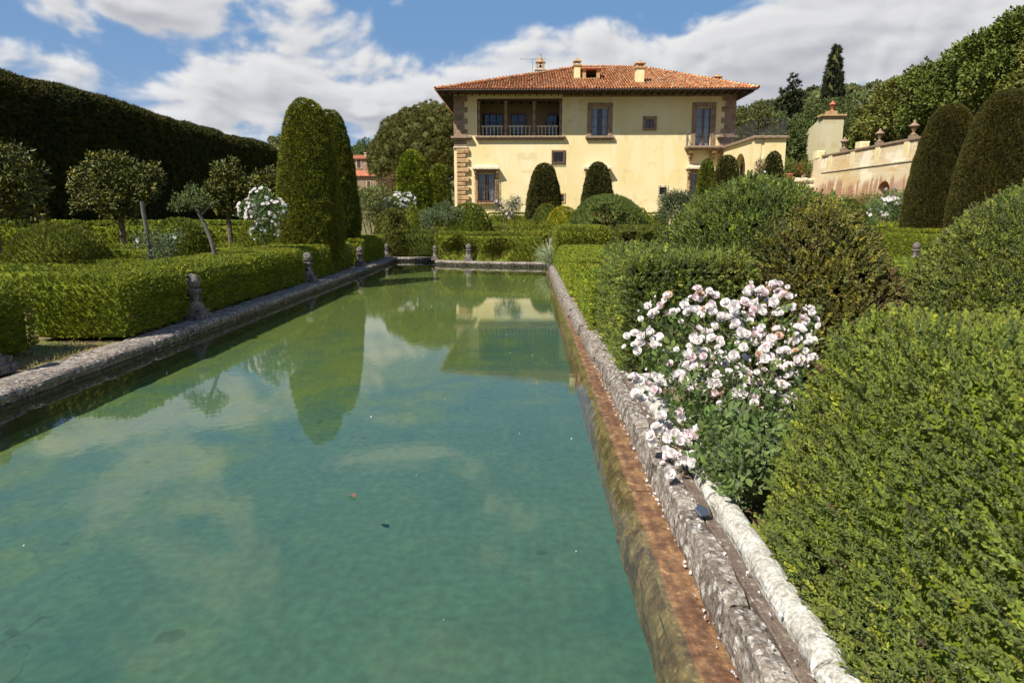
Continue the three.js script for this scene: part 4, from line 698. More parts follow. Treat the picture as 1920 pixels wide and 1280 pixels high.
cone('broad dark yew of the twin pair, behind its partner', 15.3, -26.4, 1.3, 5.75, [0.036, 0.038, 0.011], { opt: { yellow: 0.1, brown: 0.05 } });
cone('broad dark yew of the twin pair, in front of its partner', 15.75, -24.0, 1.48, 5.85, [0.036, 0.038, 0.011], { opt: { yellow: 0.1, brown: 0.05 } });
{ // the great clipped cypress hedge
  const core = hedgeCore(-27, -23, 0.1, 7.9, -67, -14, 1.1, 0.28, 0.45, 0.42), p = core.attributes.position;
  for (let i = 0; i < p.count; i++) { const z = p.getZ(i), y = p.getY(i); p.setX(i, p.getX(i) + 0.22 * fbm(z * 0.9, y * 0.16, 4, 3)); if (y > 5) p.setY(i, y + 0.28 * fbm(z * 0.16, 2, 7, 3) + 0.16 * sstep(-44.4, -44.0, z) - 0.45 * Math.exp(-(((z + 44.2) / 0.5) ** 2)) * 0.5); }
  core.computeVertexNormals();
  clipped('cypress_hedge', 'great dark wall of clipped cypress along the garden side', 'hedge', core, { geos: S.wall, mat: M.needle, spacing: 0.16, base: [0.026, 0.034, 0.010], up: 0.5, rand: 0.35, opt: { yellow: 0.3, f: 0.3 } });
}
// ---------------------------------------------------------------- small trees, roses, shrubs
const bloomGeo = (r, rings, seedOff) => { // rosette of cupped petals
  const out = [];
  rings.forEach(([n, tilt, len, off]) => { for (let i = 0; i < n; i++) {
    const g = new THREE.PlaneGeometry(len * 0.95, len, 2, 2), p = g.attributes.position;
    for (let k = 0; k < p.count; k++) { const x = p.getX(k) / len, y = p.getY(k) / len + 0.5; p.setXYZ(k, x * len * (0.55 + 0.6 * Math.sin(Math.PI * (0.15 + 0.7 * y))), y * len, len * (0.55 * x * x + 0.28 * y * y - 0.1 + rr(-0.04, 0.04))); }
    g.computeVertexNormals(); g.rotateX(-(Math.PI / 2 - tilt) + rr(-0.15, 0.15)); g.translate(0, off, r * 0.03); g.rotateY(i / n * 6.283 + seedOff + rr(-0.15, 0.15)); out.push(g);
  } });
  return mg(out);
};
const BLOOM = [0, 1, 2].map((k) => bloomGeo(0.045, [[7, 0.18 + 0.12 * k, 0.046, 0], [6, 0.5, 0.040, 0.006], [5, 0.85, 0.030, 0.010], [3, 1.1, 0.018, 0.014]], k));
const SMALLBLOOM = bloomGeo(0.05, [[5, 0.35, 0.05, 0], [4, 0.95, 0.036, 0.01]], 0.4);
const BUD = lathe([[0, 0], [0.006, 0.003], [0.009, 0.012], [0.006, 0.022], [0, 0.028]], 6);
const ROSE = [0.065, 0.105, 0.030], tip = (c, j = 0.3) => () => { const k = 1.45 * (1 + rr(-j, j)); return c.map((x) => x * k * rr(0.9, 1.1)); };
function compound() { const L = leafGeo(0.055, 0.034, 0.15, 0.2, true), o = []; for (const [t, a] of [[0.35, 1.1], [0.35, -1.1], [0.7, 0.95], [0.7, -0.95], [1, 0]]) o.push(put(L, V(0, t * 0.09, -0.02 * t), V(Math.sin(a), Math.cos(a) + 0.1, -0.2), Math.PI * 0 + rr(-0.3, 0.3), a ? 0.85 : 1.1)); o.push(new THREE.CylinderGeometry(0.001, 0.0014, 0.09, 3).translate(0, 0.045, 0)); return mg(o); }
{ // the white rose bush
  const t = thing('rose_bush', 'sprawling rose bush full of white blooms spilling over the stone rim', 'rose bush', [1.75, 0.1, -5.3]);
  const B = villaRoses();
  function villaRoses() { return [[1.17,1.11,-6.03,5],[1.53,1.16,-6.10,8],[1.05,1.03,-5.92,4],[1.37,1.03,-5.93,5],[0.95,0.87,-5.69,6],[1.08,0.85,-5.66,4],[2.11,1.21,-6.16,12],[2.25,1.16,-6.09,3],[1.61,1.02,-5.91,10],[1.87,1.07,-5.97,9],[1.99,1.14,-6.07,5],[2.12,1.07,-5.98,4],[2.36,1.08,-5.99,5],[2.41,1.00,-5.88,4],[1.85,0.93,-5.77,8],[1.89,0.86,-5.67,6],[1.48,0.83,-5.62,9],[1.31,0.77,-5.53,6],[1.31,0.72,-5.46,3],[1.32,0.68,-5.38,2],[1.46,0.75,-5.49,5],[1.62,0.74,-5.48,9],[1.56,0.67,-5.36,6],[1.93,0.83,-5.62,6],[1.98,0.79,-5.57,4],[2.18,0.90,-5.73,5],[2.30,0.87,-5.68,7],[2.16,0.76,-5.51,5],[2.19,0.70,-5.40,4],[1.82,0.70,-5.42,5],[1.97,0.68,-5.38,3],[2.03,0.66,-5.35,2],[1.46,0.62,-5.28,4],[1.38,0.57,-5.19,2],[1.56,0.60,-5.24,5],[1.68,0.62,-5.27,4],[1.68,0.56,-5.16,4],[1.55,0.53,-5.11,5],[1.70,0.50,-5.03,9],[1.86,0.56,-5.16,4],[1.97,0.56,-5.15,3],[1.91,0.50,-5.03,6],[1.64,0.41,-4.85,4],[1.13,0.58,-5.20,9],[0.90,0.62,-5.27,4],[0.95,0.58,-5.20,4],[1.02,0.42,-4.79,4],[0.97,0.37,-4.71,3],[1.07,0.38,-4.72,3],[1.04,0.35,-4.61,7],[1.04,0.32,-4.46,5],[1.08,0.31,-4.40,3],[0.99,0.29,-4.29,4],[1.29,0.42,-4.63,1],[1.22,0.39,-4.53,4],[1.21,0.34,-4.37,4],[1.34,0.36,-4.27,1],[1.33,0.36,-4.13,9]]; }
  const o = t.position, root = () => V(rr(-0.25, 0.35), 0, rr(-0.35, 0.4));
  const stems = [], buds = [], leafS = []; let blooms = 0;
  for (const [x, y, z, n] of B) {
    const c = V(x, y, z).sub(o), r = root(), m = r.clone().lerp(c, 0.6).add(V(0, 0.18, 0));
    const st = tube([r, m, c.clone().add(V(0, -0.04, 0))], 0.007, 0.003, 5); stems.push(st);
    for (let k = 0; k < 6; k++) leafS.push({ p: r.clone().lerp(m, 0.3).lerp(c, k / 6).add(V(rr(-0.12, 0.12), rr(-0.12, 0.02), rr(-0.1, 0.1))), n: V(rr(-0.5, 0.5), rr(0.2, 1), rr(0, 0.9)).normalize() });
    for (let k = 0; k < n && blooms < 292; k++) {
      const sp = 0.045 * Math.sqrt(n), p = c.clone().add(V(rr(-1, 1) * sp, rr(-0.6, 0.8) * sp, rr(-1, 1) * sp)), d = V(rr(-0.8, 0.35), rr(0.25, 1), rr(0.2, 1.1));
      const q = rnd(), b = obj('bloom', BLOOM[Math.floor(rnd() * 3)], q < 0.78 ? M.petal : q < 0.96 ? M.petalPink : M.petalOld, t);
      b.position.copy(p); b.quaternion.setFromUnitVectors(_up, d.normalize()); b.rotateY(rr(0, 6)); b.scale.setScalar(rr(0.5, 1.05)); blooms++;
      stems.push(tube([c.clone().add(V(0, -0.06, 0)), c.clone().lerp(p, 0.6).add(V(0, -0.02, 0)), p], 0.0022, 0.0016, 4));
    }
    for (let k = 0; k < 3; k++) { const p = c.clone().add(V(rr(-0.1, 0.1), rr(0, 0.08), rr(-0.08, 0.1))); buds.push(put(BUD, p, V(rr(-0.5, 0.5), 1, rr(-0.3, 0.6)))); }
  }
  { const more = []; // the blooms behind and between
    for (const [x, y, z, n] of B) for (let k = 0; k < Math.ceil(n * 0.9); k++) { const sp = 0.06 * Math.sqrt(n); more.push({ p: V(x + rr(-1, 1) * sp, y + rr(-0.9, 0.5) * sp, z - 0.02 + rr(-1, 0.6) * sp).sub(o), n: V(rr(-0.8, 0.35), rr(0.25, 1), rr(0.2, 1.1)).normalize() }); }
    leaves(t, 'blooms', BLOOM, M.petal, more, { up: 0, rand: 0.3, s0: 0.45, s1: 1.0, colour: () => { const q = rnd(); return q < 0.75 ? [1, 1, 1] : q < 0.93 ? [0.96, 0.87, 0.91] : [0.8, 0.6, 0.45]; } }); }
  obj('stems', stems, std({ color: rgb(0.09, 0.085, 0.035) }), t, { kind: 'stuff' }); obj('buds', buds, M.petalPink, t, { kind: 'stuff' });
  for (let k = 0; k < 950; k++) { // leaves under and between the blooms
    const a = rr(0, 1), z = mix(-6.3, -3.95, a), x = rr(mix(0.98, 1.12, a), mix(2.6, 1.75, a)), top = mix(1.05, 0.26, a);
    leafS.push({ p: V(x, rr(Math.max(0.2, top - 0.45), top - 0.02), z + rr(-0.1, 0.1)).sub(o), n: V(rr(-0.6, 0.5), rr(0.3, 1), rr(0.1, 0.8)).normalize() });
  }
  for (let k = 0; k < 420; k++) { const x = rr(1.18, 1.62), z = rr(-4.7, -3.75); leafS.push({ p: V(x, rr(0.28, 0.52), z).sub(o), n: V(rr(-0.6, 0.3), rr(0.3, 1), rr(0.1, 0.9)).normalize() }); }
  leaves(t, 'foliage', [compound(), compound()], M.thinLeaf, leafS, { up: 0, rand: 0.5, s0: 0.7, s1: 1.35, colour: tip([0.078, 0.118, 0.018]) });
}
// crown of leaves round a set of lobes [x, y, z, r, squash]
function crownSamples(lobes, n, inner = 0.55) {
  const out = [], vol = lobes.map((l) => l[3] ** 2 * (l[4] || 1)), tot = vol.reduce((a, b) => a + b, 0);
  lobes.forEach(([x, y, z, r, q = 1], i) => { const m = Math.round(n * vol[i] / tot); for (let k = 0; k < m; k++) { const d = V(rr(-1, 1), rr(-1, 1), rr(-1, 1)); if (d.length() > 1 || d.length() < 0.05) { k--; continue; } d.normalize(); if (d.y < -0.55 && rnd() < 0.7) continue; const s = mix(inner, 1, Math.sqrt(rnd())) * r * (1 + 0.22 * N(d.x * 2.2 + x, d.y * 2.2 + y, d.z * 2.2 + z)); out.push({ p: V(x + d.x * s, y + d.y * s * q, z + d.z * s), n: d }); } });
  return out;
}
function tree(name, label, category, pos, { trunk, r0, r1, limbs = [], lobes, n, geos, mat = M.leaf, colour, group, up = 0.2, rand = 0.6, s0 = 0.8, s1 = 1.25, inner = 0.55, bark = M.bark, k = 1 }) {
  const t = thing(name, label, category, pos, 0, group);
  if (trunk) obj('trunk', tube(trunk.map((p) => V(...p)), r0, r1, 9, 0.25), bark, t);
  for (const l of limbs) obj('limb', tube(l.slice(0, -2).map((p) => V(...p)), l[l.length - 2], l[l.length - 1], 7, 0.2), bark, t);
  leaves(t, 'crown', geos, mat, crownSamples(lobes, n, inner), { up, rand, s0: s0 * k, s1: s1 * k, colour });
  return t;
}
const fans = (from, lobes, r0, r1) => lobes.map(([x, y, z, r]) => [from, [mix(from[0], x, 0.5) + rr(-0.1, 0.1) * r, mix(from[1], y, 0.45), mix(from[2], z, 0.5)], [x, y, z], r0, r1]);
const LEM = (p) => { const c = rnd() < 0.2 ? [0.17, 0.15, 0.02] : [0.085, 0.095, 0.018], j = rr(0.55, 1.35); return c.map((v) => v * j); };
const lemon = (label, x, z, lobes, base, top, n) => tree('lemon_tree', label, 'lemon tree', [x, 0.1, z], { group: 'lemon trees of the parterre', trunk: [[0, 0, 0], [0.03, base * 0.5, 0.02], [0, top, 0]], r0: 0.11, r1: 0.075, limbs: fans([0, top - 0.02, 0], lobes.slice(0, 6), 0.05, 0.012), lobes, n, geos: S.citrus, mat: M.leaf, colour: LEM, up: 0.1, rand: 0.8, inner: 0.35 });
lemon('large lemon tree cut by the great hedge shade, leaves glossy yellow green', -13.1, -17, [[0, 2.55, 0, 0.8], [0.75, 2.85, 0.2, 0.55], [-0.7, 2.8, 0, 0.7], [0.6, 2.1, 0, 0.5], [0.1, 3.0, -0.2, 0.55], [1.0, 2.3, 0.1, 0.35], [1.15, 1.75, 0.1, 0.22]], 1, 1.9, 620);
lemon('round lemon tree on a straight trunk above a broad hedge', -12.85, -22, [[-0.1, 2.6, 0, 0.85], [0.75, 2.6, 0.1, 0.6], [-0.85, 2.75, 0, 0.55], [0.3, 3.1, -0.1, 0.5], [-0.4, 3.2, 0, 0.5], [-0.75, 2.1, 0.2, 0.5], [0.2, 1.95, 0.3, 0.5], [1.05, 2.9, 0, 0.35]], 1, 1.75, 820);
lemon('slender lemon tree with bare reddish trunk behind the leaning tree', -10.7, -25, [[0, 2.7, 0, 0.5], [0.4, 2.6, 0, 0.42], [-0.45, 2.45, 0, 0.38], [0.1, 3.2, 0, 0.4], [0.5, 2.1, 0.1, 0.35], [-0.1, 2.1, 0, 0.35]], 1, 1.7, 420);
lemon('small lemon tree just beside the tallest yew cone', -8.75, -24, [[0, 2.3, 0, 0.5], [0.3, 2.7, 0, 0.42], [-0.3, 2.75, 0, 0.35], [0.1, 3.0, 0, 0.3], [0.35, 1.9, 0, 0.4], [-0.2, 1.7, 0, 0.35]], 1, 1.4, 380);
tree('leaning_tree', 'small leaning tree with thin grey trunk and sparse tilted crown', 'tree', [-6.5, 0.1, -14.5], { trunk: [[0, 0.3, 0], [-0.08, 1.1, 0], [-0.22, 1.55, 0], [-0.42, 2.0, 0]], r0: 0.055, r1: 0.03, bark: M.greyWood, limbs: [[[-0.3, 1.72, 0], [-0.1, 1.9, 0], [0.15, 2.05, 0], 0.02, 0.008], [[-0.4, 1.95, 0], [-0.6, 2.0, 0], [-0.8, 1.95, 0], 0.018, 0.006]], lobes: [[-0.42, 2.1, 0, 0.26], [-0.68, 1.98, 0, 0.2], [-0.2, 1.95, 0.05, 0.2], [-0.38, 2.22, 0, 0.16], [-0.85, 1.92, 0, 0.12]], n: 170, geos: S.rose, colour: tip([0.065, 0.085, 0.022]), k: 0.75, inner: 0.2 });
{ const t = thing('wooden_stake', 'weathered grey wooden stake standing upright among rose leaves', 'stake', [-7.64, 0.1, -14]); obj('post', tube([V(0, 0, 0), V(-0.01, 1, 0), V(-0.08, 2.02, 0)], 0.05, 0.042, 8, 0.2), M.greyWood, t); }
function bloomOn(t, n, lobes, scale, m = M.petal) { for (let k = 0; k < n; k++) { const [x, y, z, r, q = 1] = lobes[Math.floor(rnd() * lobes.length)], d = V(rr(-1, 1), rr(-0.3, 1), rr(-0.2, 1)).normalize(), b = obj('bloom', SMALLBLOOM, m, t); b.position.set(x + d.x * r, y + d.y * r * q, z + d.z * r); b.quaternion.setFromUnitVectors(_up, d); b.scale.setScalar(scale * rr(0.7, 1.2)); } }
function rose(name, label, pos, lobes, { n, blooms, trunk, k = 0.9, c = ROSE, m, scale = 1, geos = S.rose, category = 'rose' }) { const t = tree(name, label, category, pos, { trunk, r0: 0.03, r1: 0.02, limbs: trunk ? fans(trunk[trunk.length - 1], lobes.slice(0, 4), 0.014, 0.005) : fans([0, 0, 0], lobes.slice(0, 6), 0.02, 0.006), lobes, n, geos, colour: tip(c), k, inner: 0.25 }); if (blooms) bloomOn(t, blooms, lobes, scale, m); return t; }
rose('young_rose', 'young rose with loose grey green leaves climbing round the wooden stake', [-7.5, 0.1, -13.9], [[0, 1.25, 0, 0.26], [0.3, 1.15, 0, 0.26], [-0.25, 1.2, 0.1, 0.2], [0.15, 0.95, 0, 0.28], [0.45, 1.35, 0, 0.16]], { n: 150, blooms: 2, k: 0.8, c: [0.075, 0.10, 0.05], scale: 1.2 });
rose('standard_rose', 'standard rose with a ball of white blooms on a thin trunk', [-6.62, 0.1, -17.5], [[0, 1.75, 0, 0.42], [-0.35, 1.85, 0, 0.26], [0.35, 1.85, 0, 0.28], [0, 2.1, 0, 0.3], [0.1, 1.4, 0, 0.3], [-0.1, 1.3, 0, 0.2]], { n: 380, blooms: 90, trunk: [[0, 0.3, 0], [0.02, 0.8, 0], [0, 1.25, 0]], scale: 1.15 });
rose('standard_rose', 'standard rose with sparse pinkish blooms before the villa wall', [-0.95, 0.1, -29], [[0.35, 1.95, 0, 0.4], [0.5, 2.2, 0, 0.25], [0.2, 1.7, 0, 0.25], [-0.25, 1.9, 0, 0.2], [-0.2, 2.2, 0, 0.15]], { n: 260, blooms: 14, trunk: [[0, 0.3, 0], [0.02, 1.0, 0], [0, 1.8, 0]], m: M.petalPink, c: [0.05, 0.06, 0.03], scale: 1.3 });
rose('standard_rose', 'standard rose with large white blooms before the stained wall', [13.9, 0.1, -27.5], [[0, 1.95, 0, 0.5], [-0.45, 2.0, 0, 0.35], [0.5, 1.9, 0, 0.4], [0.1, 2.35, 0, 0.35], [-0.5, 1.6, 0, 0.3], [0.5, 1.55, 0, 0.3]], { n: 420, blooms: 24, trunk: [[0, 0.3, 0], [0.05, 0.9, 0], [0, 1.4, 0]], scale: 2.0 });
rose('rose_shrub', 'wide shrub of white roses in front of the bright green cone', [-6.3, 0.1, -34], [[0, 2.2, 0, 0.55], [-0.6, 2.1, 0, 0.45], [0.5, 2.3, 0, 0.4], [0.1, 1.7, 0, 0.6]], { n: 420, blooms: 70, k: 1.1, scale: 1.8, geos: S.rose });
rose('rose_shrub', 'white flowering shrub at the foot of the bridge pier', [14.2, 0.1, -44], [[0, 3.2, 0, 0.6], [-0.5, 2.6, 0, 0.6], [0.5, 2.6, 0, 0.6], [0.2, 3.9, 0, 0.35], [0, 2.0, 0, 0.8], [0.6, 3.6, 0, 0.4]], { n: 480, blooms: 26, k: 1.4, scale: 2.2, c: [0.075, 0.12, 0.03] });
rose('rose_shrub', 'white rose shrub half hidden behind the olive mound', [12.3, 0.1, -30], [[0, 1.9, 0, 0.5], [0.5, 2.1, 0, 0.4], [-0.5, 2.0, 0, 0.4], [0, 1.4, 0, 0.6]], { n: 300, blooms: 50, k: 1.1, scale: 1.9, c: [0.09, 0.12, 0.03] });
const shrub = (label, pos, lobes, n, c, o = {}) => tree(o.name || 'shrub', label, 'shrub', pos, { limbs: fans([0, 0, 0], lobes.slice(0, 5), 0.03, 0.008), lobes, n, geos: o.geos || S.shrub, colour: tip(c, 0.35), k: o.k || 1, inner: 0.3, group: o.group, up: o.up ?? 0.3 });
shrub('leafy shrub with pale blossoms below the distant farmhouse', [-7.4, 0.1, -33], [[0, 2.4, 0, 0.6], [0.5, 2.6, 0, 0.45], [-0.5, 2.6, 0, 0.45], [0, 1.7, 0, 0.7], [0.5, 1.5, 0, 0.5]], 480, [0.10, 0.12, 0.03]);
shrub('rusty bronze leaved bush beside the bright green cone', [-8.2, 0.1, -42], [[0, 3.2, 0, 0.9], [0.9, 3.3, 0, 0.8], [0.2, 2.2, 0, 1.0]], 460, [0.10, 0.06, 0.02]);
shrub('small grey leaved shrub on a thin stem', [-4.1, 0.1, -29], [[0, 1.65, 0, 0.3], [0.35, 1.75, 0, 0.28], [0, 1.3, 0, 0.3], [0.6, 1.6, 0, 0.2]], 170, [0.085, 0.11, 0.045], { k: 0.7 });
shrub('low grey shrub with a pink flower by the slim cone', [-3.3, 0.1, -30.4], [[0, 1.7, 0, 0.35], [0.35, 1.6, 0, 0.3], [-0.2, 2.0, 0, 0.25]], 170, [0.085, 0.11, 0.045], { k: 0.75 });
shrub('oleander bush with long upright leaves before the villa wall', [9.3, 0.1, -44], [[0, 2.2, 0, 0.8], [-0.6, 2.5, 0, 0.5], [0.6, 2.4, 0, 0.6], [0, 2.75, 0, 0.45], [0.9, 1.7, 0, 0.6], [-0.7, 1.6, 0, 0.6]], 620, [0.06, 0.075, 0.03], { name: 'oleander', up: 0.9, k: 1.25 });
shrub('brown withered climber beside the slim dark cone', [14.9, 0.1, -46.2], [[0, 4.4, 0, 0.35], [-0.1, 3.6, 0, 0.4], [0.1, 2.8, 0, 0.45], [0, 2, 0, 0.5], [0.1, 4.9, 0, 0.25]], 300, [0.12, 0.075, 0.03], { name: 'climber' });
for (const [l, x, z, c] of [['tangled rose hedge before the stained wall, nearest the rockwork', 22.8, -55, [0.10, 0.105, 0.03]], ['reddish rose tangle before the stained wall', 22.6, -49, [0.12, 0.095, 0.03]], ['green rose tangle below the arched niche', 22.6, -44, [0.085, 0.105, 0.03]], ['rose tangle beside the twin yews below the wall', 22.4, -39.5, [0.10, 0.10, 0.03]]]) shrub(l, [x, 0.1, z], [[0, 2.1, 0, 0.9], [0, 2.3, -1.8, 0.8], [0, 2.2, 1.8, 0.9], [0, 1.4, 0.8, 1.0], [0, 1.4, -1, 1.0], [0.2, 2.6, 0.8, 0.5]], 620, c, { name: 'rose_tangle', k: 1.2 });
// grey ornamental grass at the pool corner
{ const t = thing('ornamental_grass', 'pale grey green tuft of fine grass spilling over the pool corner', 'grass'); const g = leafGeo(0.55, 0.012, 0.1, 0.55), s = []; for (let i = 0; i < 900; i++) { const a = rr(0, 6.28), d = rr(0, 0.22); s.push({ p: V(0.86 + Math.sin(a) * d, rr(0.12, 0.5), -23.3 + Math.cos(a) * d * 2.4), n: V(Math.sin(a) * 0.7 - 0.35, 0.9, Math.cos(a) * 0.7) }); } leaves(t, 'blades', [g], M.leaf, s, { up: 0, rand: 0.35, s0: 0.6, s1: 1.2, colour: tip([0.20, 0.23, 0.12]) }); }
{ const s = []; for (let i = 0; i < 900; i++) s.push({ p: V(rr(-6.5, -5.66), 0.1, rr(-9.3, -7.5)), n: _up }); const t = thing('grass_patch', 'patch of short dry grass behind the rim stones', 'grass'); t.userData.kind = 'stuff'; leaves(t, 'blades', [leafGeo(0.07, 0.006, 0.1, 0.3)], M.leaf, s, { up: 0, rand: 0.5, s0: 0.6, s1: 1.3, colour: tip([0.17, 0.15, 0.045]) }); }
// stone ball finials along the rims
function finial(label, x, z, s = 1, g = 'stone ball finials on the pool rims') {
  const t = thing('ball_finial', label, 'finial', [x, 0.14, z], rr(-0.1, 0.1), g), rough = (geo, a, f = 9) => { const p = geo.attributes.position; for (let i = 0; i < p.count; i++) { const X = p.getX(i), Y = p.getY(i), Z = p.getZ(i), w = 1 + a * fbm(X * f + x, Y * f, Z * f + z, 3) / 0.15; p.setXYZ(i, X * w, Y, Z * w); } geo.computeVertexNormals(); return metric(geo, 0.8); };
  obj('plinth', [rough(new THREE.BoxGeometry(0.4, 0.09, 0.42, 8, 3, 8).translate(0, 0.045, 0), 0.025), rough(new THREE.BoxGeometry(0.33, 0.08, 0.34, 8, 3, 8).translate(0, 0.13, 0), 0.025)], M.finial, t);
  obj('pedestal', rough(lathe([[0.15, 0.17], [0.155, 0.2], [0.13, 0.24], [0.115, 0.33], [0.12, 0.4], [0.10, 0.44], [0.135, 0.46], [0.14, 0.5], [0.09, 0.52], [0, 0.52]], 20), 0.02), M.finial, t);
  obj('ball', rough(new THREE.SphereGeometry(0.13, 22, 16).translate(0, 0.63, 0), 0.008), M.finial, t); t.scale.setScalar(s); return t;
}
finial('stone ball finial standing against the long flat rim hedge', -5.56, -11.4);
finial('stone pedestal finial at the dark hedge end beside the dry grass', -5.98, -7.35, 1.05);
finial('stone ball finial between the long rim hedge and the tall cone hedge', -5.6, -17.65);
finial('stone ball finial beside the short loose leaved hedge piece', -5.55, -23.05, 0.85);
finial('stone ball finial at the recessed pool corner', -5.6, -27.8, 0.7);
finial('rough stone finial where the curved pool end begins', -3.42, -26.1, 0.75);
finial('lichen grey finial in the gap of the curved hedge', -2.12, -25.45, 0.85);
finial('stone ball finial behind the grey ornamental grass', 0.95, -24.95, 1.2);
finial('stone ball finial on the second pool rim below the smooth dark dome', 13.5, -28.9, 1.05);
finial('stone ball finial on the second pool rim before the lower dark hedge', 13.4, -24.3, 1.0);
{ const rim = new THREE.Group(); rim.name = 'second_pool_coping'; rim.userData = { kind: 'structure', label: 'pale stone rim of the second pool', category: 'pool rim' }; scene.add(rim); let z = -31; while (z < -17) { const l = rr(1.4, 2.2); copingStone([[-0.25, -0.05], [0.2, -0.05], [0.2, 0.2], [-0.2, 0.215], [-0.26, 0.17]], z, z + l - 0.012, 13.35 - 0.004 * (z + 24) ** 2 * 0.2, M.torus, rim); z += l; } }
// ---------------------------------------------------------------- garden wall with urns, rockwork, far walls
{
  // wall along the terrace, battered at its foot; stains in its plaster run down from the top course and up from the soil
  const wallTex = tex(2048, 512, (u, v) => {
    const X = u * 34, Y = v * 7.2, st = fb2(X * 1.7, Y * 0.16, 3, 5, 0.6), big = fb2(X * 0.22, Y * 0.5, 9, 5), gr = fb2(X * 9, Y * 9, 5, 3) * 0.12;
    let c = mix3([0.78, 0.71, 0.575], [0.76, 0.66, 0.48], sstep(-0.1, 0.25, big));
    c = mix3(c, [0.86, 0.82, 0.71], sstep(0.0, 0.3, fb2(X * 0.35 + 7, Y * 0.6, 29, 5)) * 0.9);
    const low = sstep(5.3, 3.7, Y + 0.9 * fb2(X * 0.5, 1, 2, 3)), damp = sstep(0.12, 0.48, (st * 1.2 + 0.45) * low);
    c = mix3(c, [0.60, 0.43, 0.33], damp * 0.85);
    c = mix3(c, [0.48, 0.34, 0.25], sstep(0.16, 0.36, fb2(X * 3.2, Y * 0.22, 44, 4)) * sstep(5.9, 6.9, Y) * 0.5);
    return c.map((x) => x * (1 + gr));
  });
  wallTex.wrapS = wallTex.wrapT = THREE.ClampToEdgeWrapping;
  const m = std({ map: wallTex, roughness: 0.95, bumpMap: M.stucco.bumpMap, bumpScale: 0.02 });
  const t = thing('garden_wall', 'long stained ochre garden wall with arched niche below the trees', 'wall', [28, 0, -58]);
  const sh = new THREE.Shape(); sh.moveTo(-17, 0); sh.lineTo(17, 0); sh.lineTo(17, 7.05); sh.lineTo(-10.6, 7.05); sh.lineTo(-13.0, 6.75); sh.lineTo(-14.2, 6.1); sh.lineTo(-15.2, 5.3); sh.lineTo(-17, 4.9); sh.closePath();
  const h = new THREE.Path(); h.moveTo(1.2, 2.6); h.lineTo(3.2, 2.6); h.lineTo(3.2, 3.3); h.absarc(2.2, 3.3, 1.0, 0, Math.PI, false); h.lineTo(1.2, 2.6); sh.holes.push(h);
  // subdivided so that the foot can lean out
  const g = new THREE.ExtrudeGeometry(sh, { depth: 0.7, bevelEnabled: false, curveSegments: 16 }); let q = flat(g), p = q.attributes.position, uv = q.attributes.uv;
  for (let i = 0; i < p.count; i++) { const s = p.getX(i), y = p.getY(i), d = p.getZ(i); uv.setXY(i, (s + 17) / 34, y / 7.2); p.setXYZ(i, 0.7 - d - (d > 0.35 ? 0.34 * (7 - y) / 2.2 * 0.5 : 0), y, -s * -1); }
  q.computeVertexNormals(); obj('wall', q, m, t);
  obj('niche', [box(3.0, 3.2, 2.2, 4.6, 0.8, 3.7, 2), box(0.71, 3.0, 4.45, 4.6, 0.8, 3.7, 2), box(0.71, 3.0, 2.3, 2.5, 0.8, 3.7, 2), box(0.71, 3.0, 2.5, 4.45, 0.8, 1.0, 2), box(0.71, 3.0, 2.5, 4.45, 3.5, 3.7, 2)], std({ color: rgb(0.12, 0.09, 0.07) }), t);  // deep tunnel in dark brown, shade of the opening put into its colour
  const cap = []; for (let z = -10.4; z < 17; z += 1.15) obj('cap_stone', chamfer(-0.12, 0.82, 7.06, 7.2 + rr(0, 0.03), z, z + 1.13, 0.03, 1), M.pietra, t);
  for (const z of [-12.0, -3.2, 12.2]) obj('merlon', chamfer(-0.08, 0.75, 7.0, 7.75, z - 0.55, z + 0.55, 0.12, 1), M.stucco, t);
  obj('string_course', box(-0.19, -0.1, 5.55, 5.63, -10, 17, 1), M.paleStone, t);
  for (const z of [-8.5, -4, 0.3, 4.6, 9, 13]) obj('pilaster', box(-0.085, 0.05, 5.7, 7.055, z - 0.35, z + 0.35, 6), M.stucco, t);
  const urnG = lathe([[0, 0], [0.26, 0], [0.26, 0.1], [0.12, 0.18], [0.1, 0.3], [0.2, 0.42], [0.3, 0.66], [0.42, 0.74], [0.44, 0.8], [0.3, 0.9], [0.16, 1.02], [0.1, 1.1], [0.08, 1.2], [0, 1.24]], 20);
  for (const [l, z] of [['weathered stone urn on the garden wall, nearest the villa', -64.5], ['weathered stone urn on the garden wall above the niche', -58.2], ['weathered stone urn on the garden wall half wrapped in leaves', -53.2]]) { const u = thing('stone_urn', l, 'urn', [28.25, 7.2, z], 0, 'stone urns on the garden wall'); u.scale.setScalar(0.85); obj('pedestal', chamfer(-0.3, 0.3, 0, 0.28, -0.3, 0.3, 0.03, 1), M.pietra, u); obj('vase', metric(urnG.clone(), 1).translate(0, 0.28, 0), M.pietra, u); }
  const rw = thing('tall_wall', 'tall pale plaster wall end with stone cornice on the hillside', 'wall', [31.2, 0, -75]);
  const rs = new THREE.Shape(); rs.moveTo(0, 5); rs.lineTo(7.6, 5); rs.lineTo(7.6, 9.7); rs.lineTo(0.4, 11.4); rs.lineTo(0, 11.6); rs.closePath();
  obj('wall', [box(-0.75, 1.4, 4, 11.6, -0.6, 0, 8), metric(new THREE.ExtrudeGeometry(rs, { depth: 0.6, bevelEnabled: false }).rotateY(Math.PI / 2).translate(-0.7, 0, -0.6), 8)], std({ map: M.stucco.map, color: rgb(0.72, 0.75, 0.82), roughness: 0.95 }), rw);
  obj('cornice', [chamfer(-1.0, 1.6, 11.6, 11.8, -0.9, 0.22, 0.03, 1), chamfer(-0.85, 1.5, 11.4, 11.6, -0.75, 0.1, 0.03, 1), chamfer(-0.3, 0.75, 11.8, 12.15, -0.7, 0.0, 0.03, 1)], M.quoin, rw);
